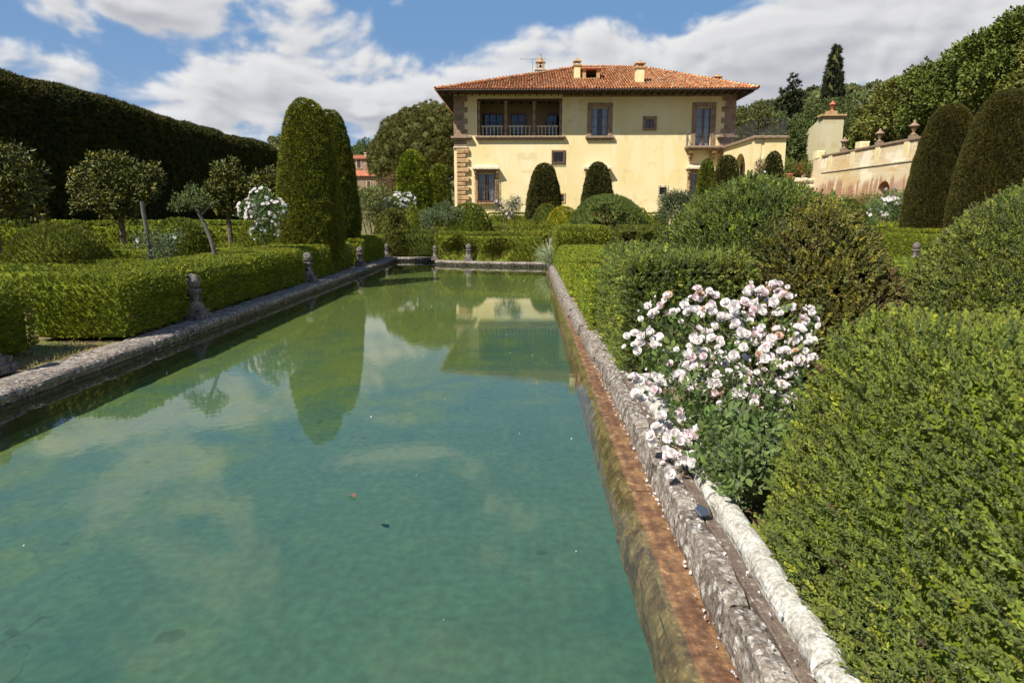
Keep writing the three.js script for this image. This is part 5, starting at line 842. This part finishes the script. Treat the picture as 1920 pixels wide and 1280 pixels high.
  const ru = thing('red_urn', 'small red terracotta urn on the tall pale wall', 'urn', [31.45, 12.15, -75.3]); obj('vase', urnG.clone().scale(0.8, 0.85, 0.8), M.terracotta, ru);
  // rockwork steps with plants in pots
  const rk = thing('rockwork', 'rough rockwork retaining wall with ledges beside the garden wall', 'rockwork', [24.6, 0, -69]);
  for (let j = 0; j < 9; j++) for (let i = 0; i < 6; i++) { const w = rr(0.6, 1.0), hh = rr(0.45, 0.7), gq = new THREE.DodecahedronGeometry(0.55, 1), pp = gq.attributes.position; for (let k = 0; k < pp.count; k++) { const f = 1 + 0.3 * N(pp.getX(k) * 2 + i * 3, pp.getY(k) * 2 + j * 5, pp.getZ(k) * 2); pp.setXYZ(k, pp.getX(k) * f * w * 1.2, pp.getY(k) * f * hh, pp.getZ(k) * f * 0.8); } gq.computeVertexNormals(); obj('rock', metric(gq, 1.5).translate(-0.4 + i * 0.72 + rr(-0.1, 0.1), 0.4 + j * 0.56, -j * 0.12 + rr(-0.1, 0.15)), M.paleStone, rk); }
  obj('backing', box(-0.9, 3.8, 0, 5.2, -2.4, -0.9, 2), M.pietra, rk);
  const pot = lathe([[0, 0], [0.22, 0], [0.33, 0.45], [0.38, 0.47], [0.38, 0.56], [0.31, 0.56], [0.3, 0.5], [0, 0.5]], 18);
  const po = thing('flower_pot', 'terracotta pot on the rockwork ledge', 'pot', [25.6, 5.05, -69.9]); obj('pot', pot, M.terracotta, po);
  tree('potted_shrub', 'bushy shrub with red flowers above the rockwork', 'shrub', [26.2, 5.2, -70.8], { limbs: fans([0, 0, 0], [[0, 1, 0, 1], [-1.2, 1, 0, 1], [1.2, 0.9, 0, 1]], 0.05, 0.02), lobes: [[-1.6, 0.9, 0, 0.8], [-0.5, 1.0, 0, 0.8], [0.7, 0.8, 0, 0.7], [1.6, 0.9, 0, 0.6]], n: 420, geos: S.shrub, k: 1.6, colour: () => { const j = rr(0.7, 1.3); return (rnd() < 0.06 ? [0.4, 0.05, 0.03] : [0.12, 0.14, 0.025]).map((v) => v * j); } });
}
// ---------------------------------------------------------------- big trees
const leafy = (c, j = 0.35) => (p, n) => { const k = 1.5 * rr(1 - j, 1 + j) * (1 + 0.35 * fbm(p.x * 0.7, p.y * 0.7, p.z * 0.7, 2)); return [c[0] * k * rr(0.9, 1.2), c[1] * k, c[2] * k]; };
function bigTree(name, label, x, y, z, R, H, c, n, o = {}) { // rounded broad crown of overlapping clumps
  const lobes = [], cy = H - R * 1.12; lobes.push([0, cy, 0, R * 0.72, 0.95]);
  for (let i = 0; i < (o.m || 15); i++) { const a = i * 2.39996, e = 1 - 1.55 * (i + 0.5) / (o.m || 15), h = Math.sqrt(Math.max(0, 1 - e * e)); lobes.push([Math.cos(a) * h * R * 0.68, cy + e * R * 0.72, Math.sin(a) * h * R * 0.68, R * rr(0.3, 0.46), 0.85]); }
  return tree(name, label, 'tree', [x, y, z], { trunk: [[0, -0.5, 0], [0.1, H * 0.25, 0.1], [0, H * 0.55, 0], [0, H * 0.75, 0]], r0: R * 0.085, r1: R * 0.03, limbs: fans([0, H * 0.4, 0], lobes.slice(1, 7), R * 0.035, R * 0.01), lobes, n, geos: o.geos || S.broad, colour: leafy(c), up: 0.15, rand: 0.7, inner: 0.7, group: o.group, k: o.k || 1 });
}
const GW = 'broad trees on the terrace behind the garden wall', C1 = [0.060, 0.080, 0.012], C2 = [0.074, 0.082, 0.014];
bigTree('oak_tree', 'broad leafy tree overhanging the wall end by the rockwork', 33.0, 6.4, -66.5, 3.2, 6.2, C2, 1300, { group: GW });
bigTree('oak_tree', 'broad leafy tree rising behind the stone urns', 33.2, 6.4, -61, 4.0, 7.5, C2, 1700, { group: GW });
bigTree('oak_tree', 'bright green broad tree with branches falling over the urns', 32.6, 6.4, -54.6, 4.4, 8.2, C1, 2000, { group: GW });
bigTree('oak_tree', 'dense dark green tree above the twin yews', 33.8, 6.6, -49.8, 4.6, 8.9, C1, 2100, { group: GW });
bigTree('oak_tree', 'tall broad tree beyond the twin yews', 34.4, 6.8, -44.5, 4.6, 8.2, C2, 2000, { group: GW });
bigTree('oak_tree', 'high back tree showing above the wall trees', 39, 8, -60, 4.6, 9.0, [0.055, 0.075, 0.017], 1600, { group: GW });
bigTree('oak_tree', 'ragged back tree at the top of the slope', 39.5, 8, -51, 4.6, 8.8, [0.06, 0.07, 0.018], 1500, { group: GW });
bigTree('hill_tree', 'round tree showing beside the villa roof corner', 26.2, 0.2, -86, 4.2, 14.3, [0.065, 0.075, 0.018], 1100);
bigTree('hill_tree', 'bright green tree behind the iron railing', 29.5, 0.2, -93, 4.2, 13.2, [0.10, 0.125, 0.018], 1000);
bigTree('hill_tree', 'dark green tree beside the tall pale wall', 29.6, 0.2, -82, 3.6, 12.2, [0.045, 0.065, 0.016], 1100);
bigTree('hill_tree', 'tree low behind the bridge railing and rockwork', 26.8, 0.2, -80, 3.4, 10.6, [0.05, 0.07, 0.018], 900);
bigTree('hill_tree', 'hazy round tree in front of the far wooded slope', 36, 0.5, -112, 5.5, 17.5, [0.06, 0.08, 0.025], 1100);
tree('cedar', 'dark ragged conifer on the slope beside the cypress', 'tree', [45.2, 1.5, -125], { trunk: [[0, 0, 0], [0.1, 10, 0], [0, 22.6, 0]], r0: 0.5, r1: 0.06, lobes: [[0, 22.6, 0, 0.5, 1.6], [0.4, 21.4, 0, 0.9], [-0.7, 20.4, 0, 1.1, 0.7], [1.1, 19.6, 0.2, 1.2, 0.6], [-1.4, 18.6, 0, 1.3, 0.6], [0.2, 18.8, 0, 1.4], [1.7, 17.6, 0, 1.3, 0.6], [-2.0, 16.8, 0.2, 1.4, 0.6], [0.3, 16.6, 0, 1.8], [2.0, 15.4, 0, 1.5, 0.7], [-1.8, 14.6, 0, 1.7], [0.5, 13.6, 0, 2.2]], n: 1300, geos: S.cypress, mat: M.needle, colour: leafy([0.020, 0.026, 0.012], 0.3), up: 0.3, rand: 0.6, inner: 0.5 });
bigTree('hill_tree', 'leafy tree on the slope under the cypress', 46, 1, -112, 6, 18.5, [0.055, 0.07, 0.018], 1100);
bigTree('hill_tree', 'green tree beside the distant farmhouse roof', -29, 0.1, -136, 4.2, 16.2, [0.055, 0.085, 0.02], 900);
bigTree('hill_tree', 'dark tree behind the distant farmhouse', -24, 0.1, -130, 4.2, 13.6, [0.03, 0.042, 0.016], 800);
bigTree('hill_tree', 'pale olive tree between farmhouse and stone pine', -22.6, 0.1, -112, 2.6, 9.6, [0.13, 0.14, 0.085], 700);
{ // cypress
  const core = lathe([[0.5, 2], [1.6, 5], [2.0, 10], [1.9, 16], [1.4, 22], [0.6, 26], [0, 27]], 24); const t = thing('cypress', 'tall dark pointed cypress on the hillside', 'cypress', [47.9, 0.4, -115]);
  obj('trunk', new THREE.CylinderGeometry(0.2, 0.35, 6, 8).translate(0, 3, 0), M.bark, t); core.computeVertexNormals(); const p = core.attributes.position; for (let i = 0; i < p.count; i++) { const f = 0.8 + 0.5 * fbm(p.getX(i), p.getY(i) * 0.5, p.getZ(i), 3); p.setX(i, p.getX(i) * f); p.setZ(i, p.getZ(i) * f); } core.computeVertexNormals(); obj('branches', core, M.core, t);
  leaves(t, 'crown', S.cypress, M.needle, sampleSurface(core, 0.34), { up: 1.2, rand: 0.35, colour: tip([0.028, 0.034, 0.018]) });
}
{ // stone pine: a broad dome of puffs, lower on the side away from the villa
  const lobes = []; for (let i = 0; i < 120; i++) { const a = i * 2.39996, e = 1 - 1.25 * (i + 0.5) / 120, h = Math.sqrt(Math.max(0, 1 - e * e)), low = e < 0 ? e * 4.4 : e * 5.6; lobes.push([Math.cos(a) * h * 5.7, 8.4 + low * (Math.cos(a) > 0 ? 1 : 0.9)  + rr(-0.4, 0.4), Math.sin(a) * h * 5.2, rr(0.95, 1.45), 0.85]); }
  const k = lobes.length, limbs = []; for (let i = 3; i < k; i += 6) { const [x, y, z] = lobes[i]; limbs.push([[0, 3.6 + rr(-0.5, 1.5), 0], [x * 0.45, mix(4.5, y, 0.45), z * 0.45], [x, y, z], 0.16, 0.04]); }
  const t = tree('stone_pine', 'broad stone pine with puffy crown behind the villa corner', 'pine', [-11.2, -0.9, -82], { trunk: [[0, 0, 0], [0.2, 2.5, 0], [0, 5.5, 0.1], [0.1, 9, 0]], r0: 0.55, r1: 0.25, limbs, lobes, n: 15000, geos: S.pine, mat: M.needle, colour: leafy([0.078, 0.080, 0.020], 0.3), up: 0.35, rand: 0.3, inner: 0.85 });
  obj('branchlets', lobes.map(([x, y, z, r, q]) => new THREE.IcosahedronGeometry(r * 0.8, 1).scale(1, q, 1).translate(x, y, z)), M.core, t);
}
{ // farmhouse
  const t = thing('farmhouse', 'distant stone farmhouse with two red tiled roofs among trees', 'house', [-24.6, 0, -110]);
  const stone = std({ map: tex(256, 256, (u, v) => { const n = fb2(u * 30, v * 30, 4, 4, 0.6), b = fb2(u * 5, v * 5, 8, 3); return mix3([0.66, 0.56, 0.45], [0.48, 0.39, 0.32], clamp(0.5 + n + b)); }) });
  const roofG = (x0, x1, z0, z1, y, h, hip) => { const P = [], C = [], nx = Math.round((x1 - x0) / 0.24), tri = (a, b, c, k) => { for (const v of [a, b, c]) { P.push(...v); C.push(...k); } }; for (let i = 0; i < nx; i++) { const xa = mix(x0, x1, i / nx), xb = mix(x0, x1, (i + 1) / nx), xm = (xa + xb) / 2; for (let s = 0; s < 6; s++) { const c = [rr(0.36, 0.56), rr(0.13, 0.2), rr(0.06, 0.09)], e = (x, q) => { const f = hip ? Math.min(1, (x1 - x) / hip + 0.0) : 1, qq = Math.min(q, f); return [x, y + h * qq, mix(z1, (z0 + z1) / 2, qq)]; }; const a = e(xa, s / 6), b = e(xb, s / 6), d = e(xm, s / 6), a2 = e(xa, (s + 1) / 6), b2 = e(xb, (s + 1) / 6), d2 = e(xm, (s + 1) / 6); d[1] += 0.09; d2[1] += 0.07; tri(a, d, d2, c); tri(a, d2, a2, c); tri(d, b, b2, c); tri(d, b2, d2, c); } } const k = [0.4, 0.15, 0.07], m = (z0 + z1) / 2; tri([x1, y, z0], [x0, y, z0], [x0, y + h, m], k); if (!hip) tri([x1, y, z0], [x0, y + h, m], [x1, y + h, m], k); else { tri([x1, y, z0], [x0, y + h, m], [x1 - hip, y + h, m], k); tri([x1, y, z1], [x1, y, z0], [x1 - hip, y + h, m], k); } const g = new THREE.BufferGeometry(); g.setAttribute('position', new THREE.Float32BufferAttribute(P, 3)); g.setAttribute('color', new THREE.Float32BufferAttribute(C, 3)); g.computeVertexNormals(); return g; };
  const body = obj('wall', [box(-3, 0, 0.1, 10, -6, 0, 2), box(-5, 2.0, 0.1, 7.25, 0.01, 3.0, 2)], stone, t);
  obj('roof', roofG(-3.3, 0.3, -6.3, 0.3, 10.0, 0.8, 0), M.tile, t); const lr = obj('roof', roofG(-5.2, 2.3, -0.6, 3.4, 7.25, 1.0, 3.2), M.tile, t);
  obj('chimney', [box(-1.0, -0.4, 10.3, 11.0, -2.6, -2.0), chamfer(-1.1, -0.3, 11.0, 11.15, -2.7, -1.9, 0.02)], M.paleStone, t);
  for (const [x, y, w, h, z] of [[-1.75, 8.7, 0.6, 1.1, 0], [-1.6, 7.9, 0.3, 0.3, 0], [0.4, 5.6, 0.5, 0.9, 3.0], [1.75, 5.2, 0.35, 0.8, 3.0]]) { const w0 = obj('window', [box(x - 0.1, x, y - 0.05, y + h + 0.1, z + 0.002, z + 0.06), box(x + w, x + w + 0.1, y - 0.05, y + h + 0.1, z + 0.002, z + 0.06), box(x - 0.15, x + w + 0.15, y - 0.14, y - 0.05, z + 0.002, z + 0.12)], M.paleStone, t); obj('shutter', box(x, x + w, y - 0.05, y + h, z + 0.002, z + 0.03), M.woodDark, w0); }
}
{ // wooded hill: crowns too many and too far to count
  const g = [0, 1].map(() => { const out = []; const L = leafGeo(0.8, 0.6, 0.2, 0.2); for (let i = 0; i < 170; i++) { const d = V(rr(-1, 1), rr(-0.5, 1), rr(-1, 1)).normalize(); out.push(put(L, d.clone().multiplyScalar(1.9 + 0.5 * N(d.x * 3, d.y * 3, d.z * 3)).add(V(0, 2.5, 0)), d.add(V(0, 0.4, 0)), rr(0, 6), rr(0.7, 1.2))); } out.push(flat(new THREE.IcosahedronGeometry(2.1, 1).translate(0, 2.5, 0))); return mg(out); });
  const t = thing('hillside_wood', 'far wooded hillside of mixed green trees behind the villa', 'wood'); t.userData.kind = 'stuff'; const s = [];
  for (let i = 0; i < 5200; i++) { const z = rr(-520, -150), x = rr(0.02, 0.62) * -z; s.push({ p: V(x, landHeight(x, z) - 0.4, z), n: _up, k: rr(0.7, 1.6) }); }
  for (let i = 0; i < 900; i++) { const z = rr(-1500, -500), x = rr(-0.36, -0.12) * -z; s.push({ p: V(x, landHeight(x, z) - 1, z), n: _up, k: rr(1.5, 3) }); }
  for (let i = 0; i < 260; i++) { const z = rr(-200, -120), x = rr(-60, -14); s.push({ p: V(x, landHeight(x, z) - 0.4, z), n: _up, k: rr(0.6, 1.1) }); }
  leaves(t, 'crowns', g, M.leaf, s, { up: 1, rand: 0.08, s0: 0.8, s1: 1.4, colour: leafy([0.050, 0.062, 0.018], 0.5) });
}
{ // two pylons on the crest
  const lat = []; const H = 16; for (const [a, b] of [[-1, -1], [1, -1], [1, 1], [-1, 1]]) lat.push(tube([V(a * 1.6, 0, b * 1.6), V(a * 0.9, H * 0.55, b * 0.9), V(a * 0.25, H, b * 0.25)], 0.09, 0.06, 5));
  for (let k = 0; k < 8; k++) { const y = k * 2, w = mix(1.6, 0.3, k / 8), w2 = mix(1.6, 0.3, (k + 1) / 8); lat.push(tube([V(-w, y, w), V(0, y + 1, (w + w2) / 2), V(w2, y + 2, w2)], 0.05, 0.05, 4), tube([V(w, y, w), V(0, y + 1, (w + w2) / 2), V(-w2, y + 2, w2)], 0.05, 0.05, 4)); }
  for (const [y, w] of [[H * 0.7, 3], [H * 0.82, 3.6], [H * 0.94, 2.6]]) lat.push(tube([V(-w, y, 0), V(0, y + 0.5, 0), V(w, y, 0)], 0.07, 0.07, 4));
  const pg = mg(lat), gm = std({ color: rgb(0.3, 0.3, 0.31), metalness: 0.4 });
  for (const [x, z, l] of [[137, -440, 'steel lattice pylon on the crest beside the villa roof'], [140.5, -446, 'steel lattice pylon on the crest behind its twin']]) { const t = thing('pylon', l, 'pylon', [x, landHeight(x, z) - 1, z], 0.3, 'pylons on the crest'); obj('lattice', pg, gm, t); }
}
// ---------------------------------------------------------------- small things on the rim and the water
{
  const pg = leafGeo(0.02, 0.016, 0.25, 0.3), s = [];
  for (let i = 0; i < 380; i++) { const z = mix(-2.0, -9.5, Math.pow(rnd(), 0.8)), x = rnd() < 0.5 ? rr(0.84, 0.9) : rr(0.92, 1.08); s.push({ p: V(x, x < 0.9 ? 0.03 : 0.215, z), n: V(rr(-0.2, 0.2), 0.3, rr(-1, 1)).normalize() }); }
  for (let i = 0; i < 46; i++) s.push({ p: V(0.55 - Math.pow(rnd(), 2) * 5.4, 0.004, rr(-2.6, -23)), n: V(rr(-1, 1), 0.15, rr(-1, 1)).normalize(), k: 0.9 });
  const t = thing('fallen_petals', 'fallen white rose petals scattered along the stone rim and water', 'petals'); t.userData.kind = 'stuff'; leaves(t, 'petals', [pg], M.petal, s, { up: 0, rand: 0.6, s0: 0.45, s1: 1.5, colour: () => { const k = rr(0.8, 1); return [k, k * 0.98, k * 0.95]; } });
  const lf = thing('floating_leaf', 'single reddish leaf floating on the pool water', 'leaf', [-1.18, 0.006, -4.42], 0.6); obj('blade', leafGeo(0.09, 0.05, 0.2, 0.2, true).rotateX(-Math.PI / 2).translate(0, 0.004, 0.04), std({ color: rgb(0.16, 0.06, 0.04), side: THREE.DoubleSide }), lf); obj('stalk', tube([V(0, 0.004, 0.04), V(0.01, 0.008, 0.06), V(0.03, 0.006, 0.08)], 0.0015, 0.001, 4), M.twig, lf);
  const sc = thing('slate_chip', 'small dark blue grey chip of slate lying on the rim', 'stone chip', [1.0, 0.205, -3.72], 0.4); { const sh = new THREE.Shape(); sh.moveTo(-0.03, -0.035); sh.lineTo(0.025, -0.04); sh.lineTo(0.04, 0.01); sh.lineTo(0.01, 0.045); sh.lineTo(-0.035, 0.02); sh.closePath(); obj('chip', new THREE.ExtrudeGeometry(sh, { depth: 0.012, bevelEnabled: true, bevelSize: 0.004, bevelThickness: 0.004, bevelSegments: 1 }).rotateX(-Math.PI / 2 + 0.35).translate(0, 0.02, 0), std({ color: rgb(0.05, 0.06, 0.085), roughness: 0.45 }), sc); }
}
console.log('copies', copies);
renderer.render(scene, camera);
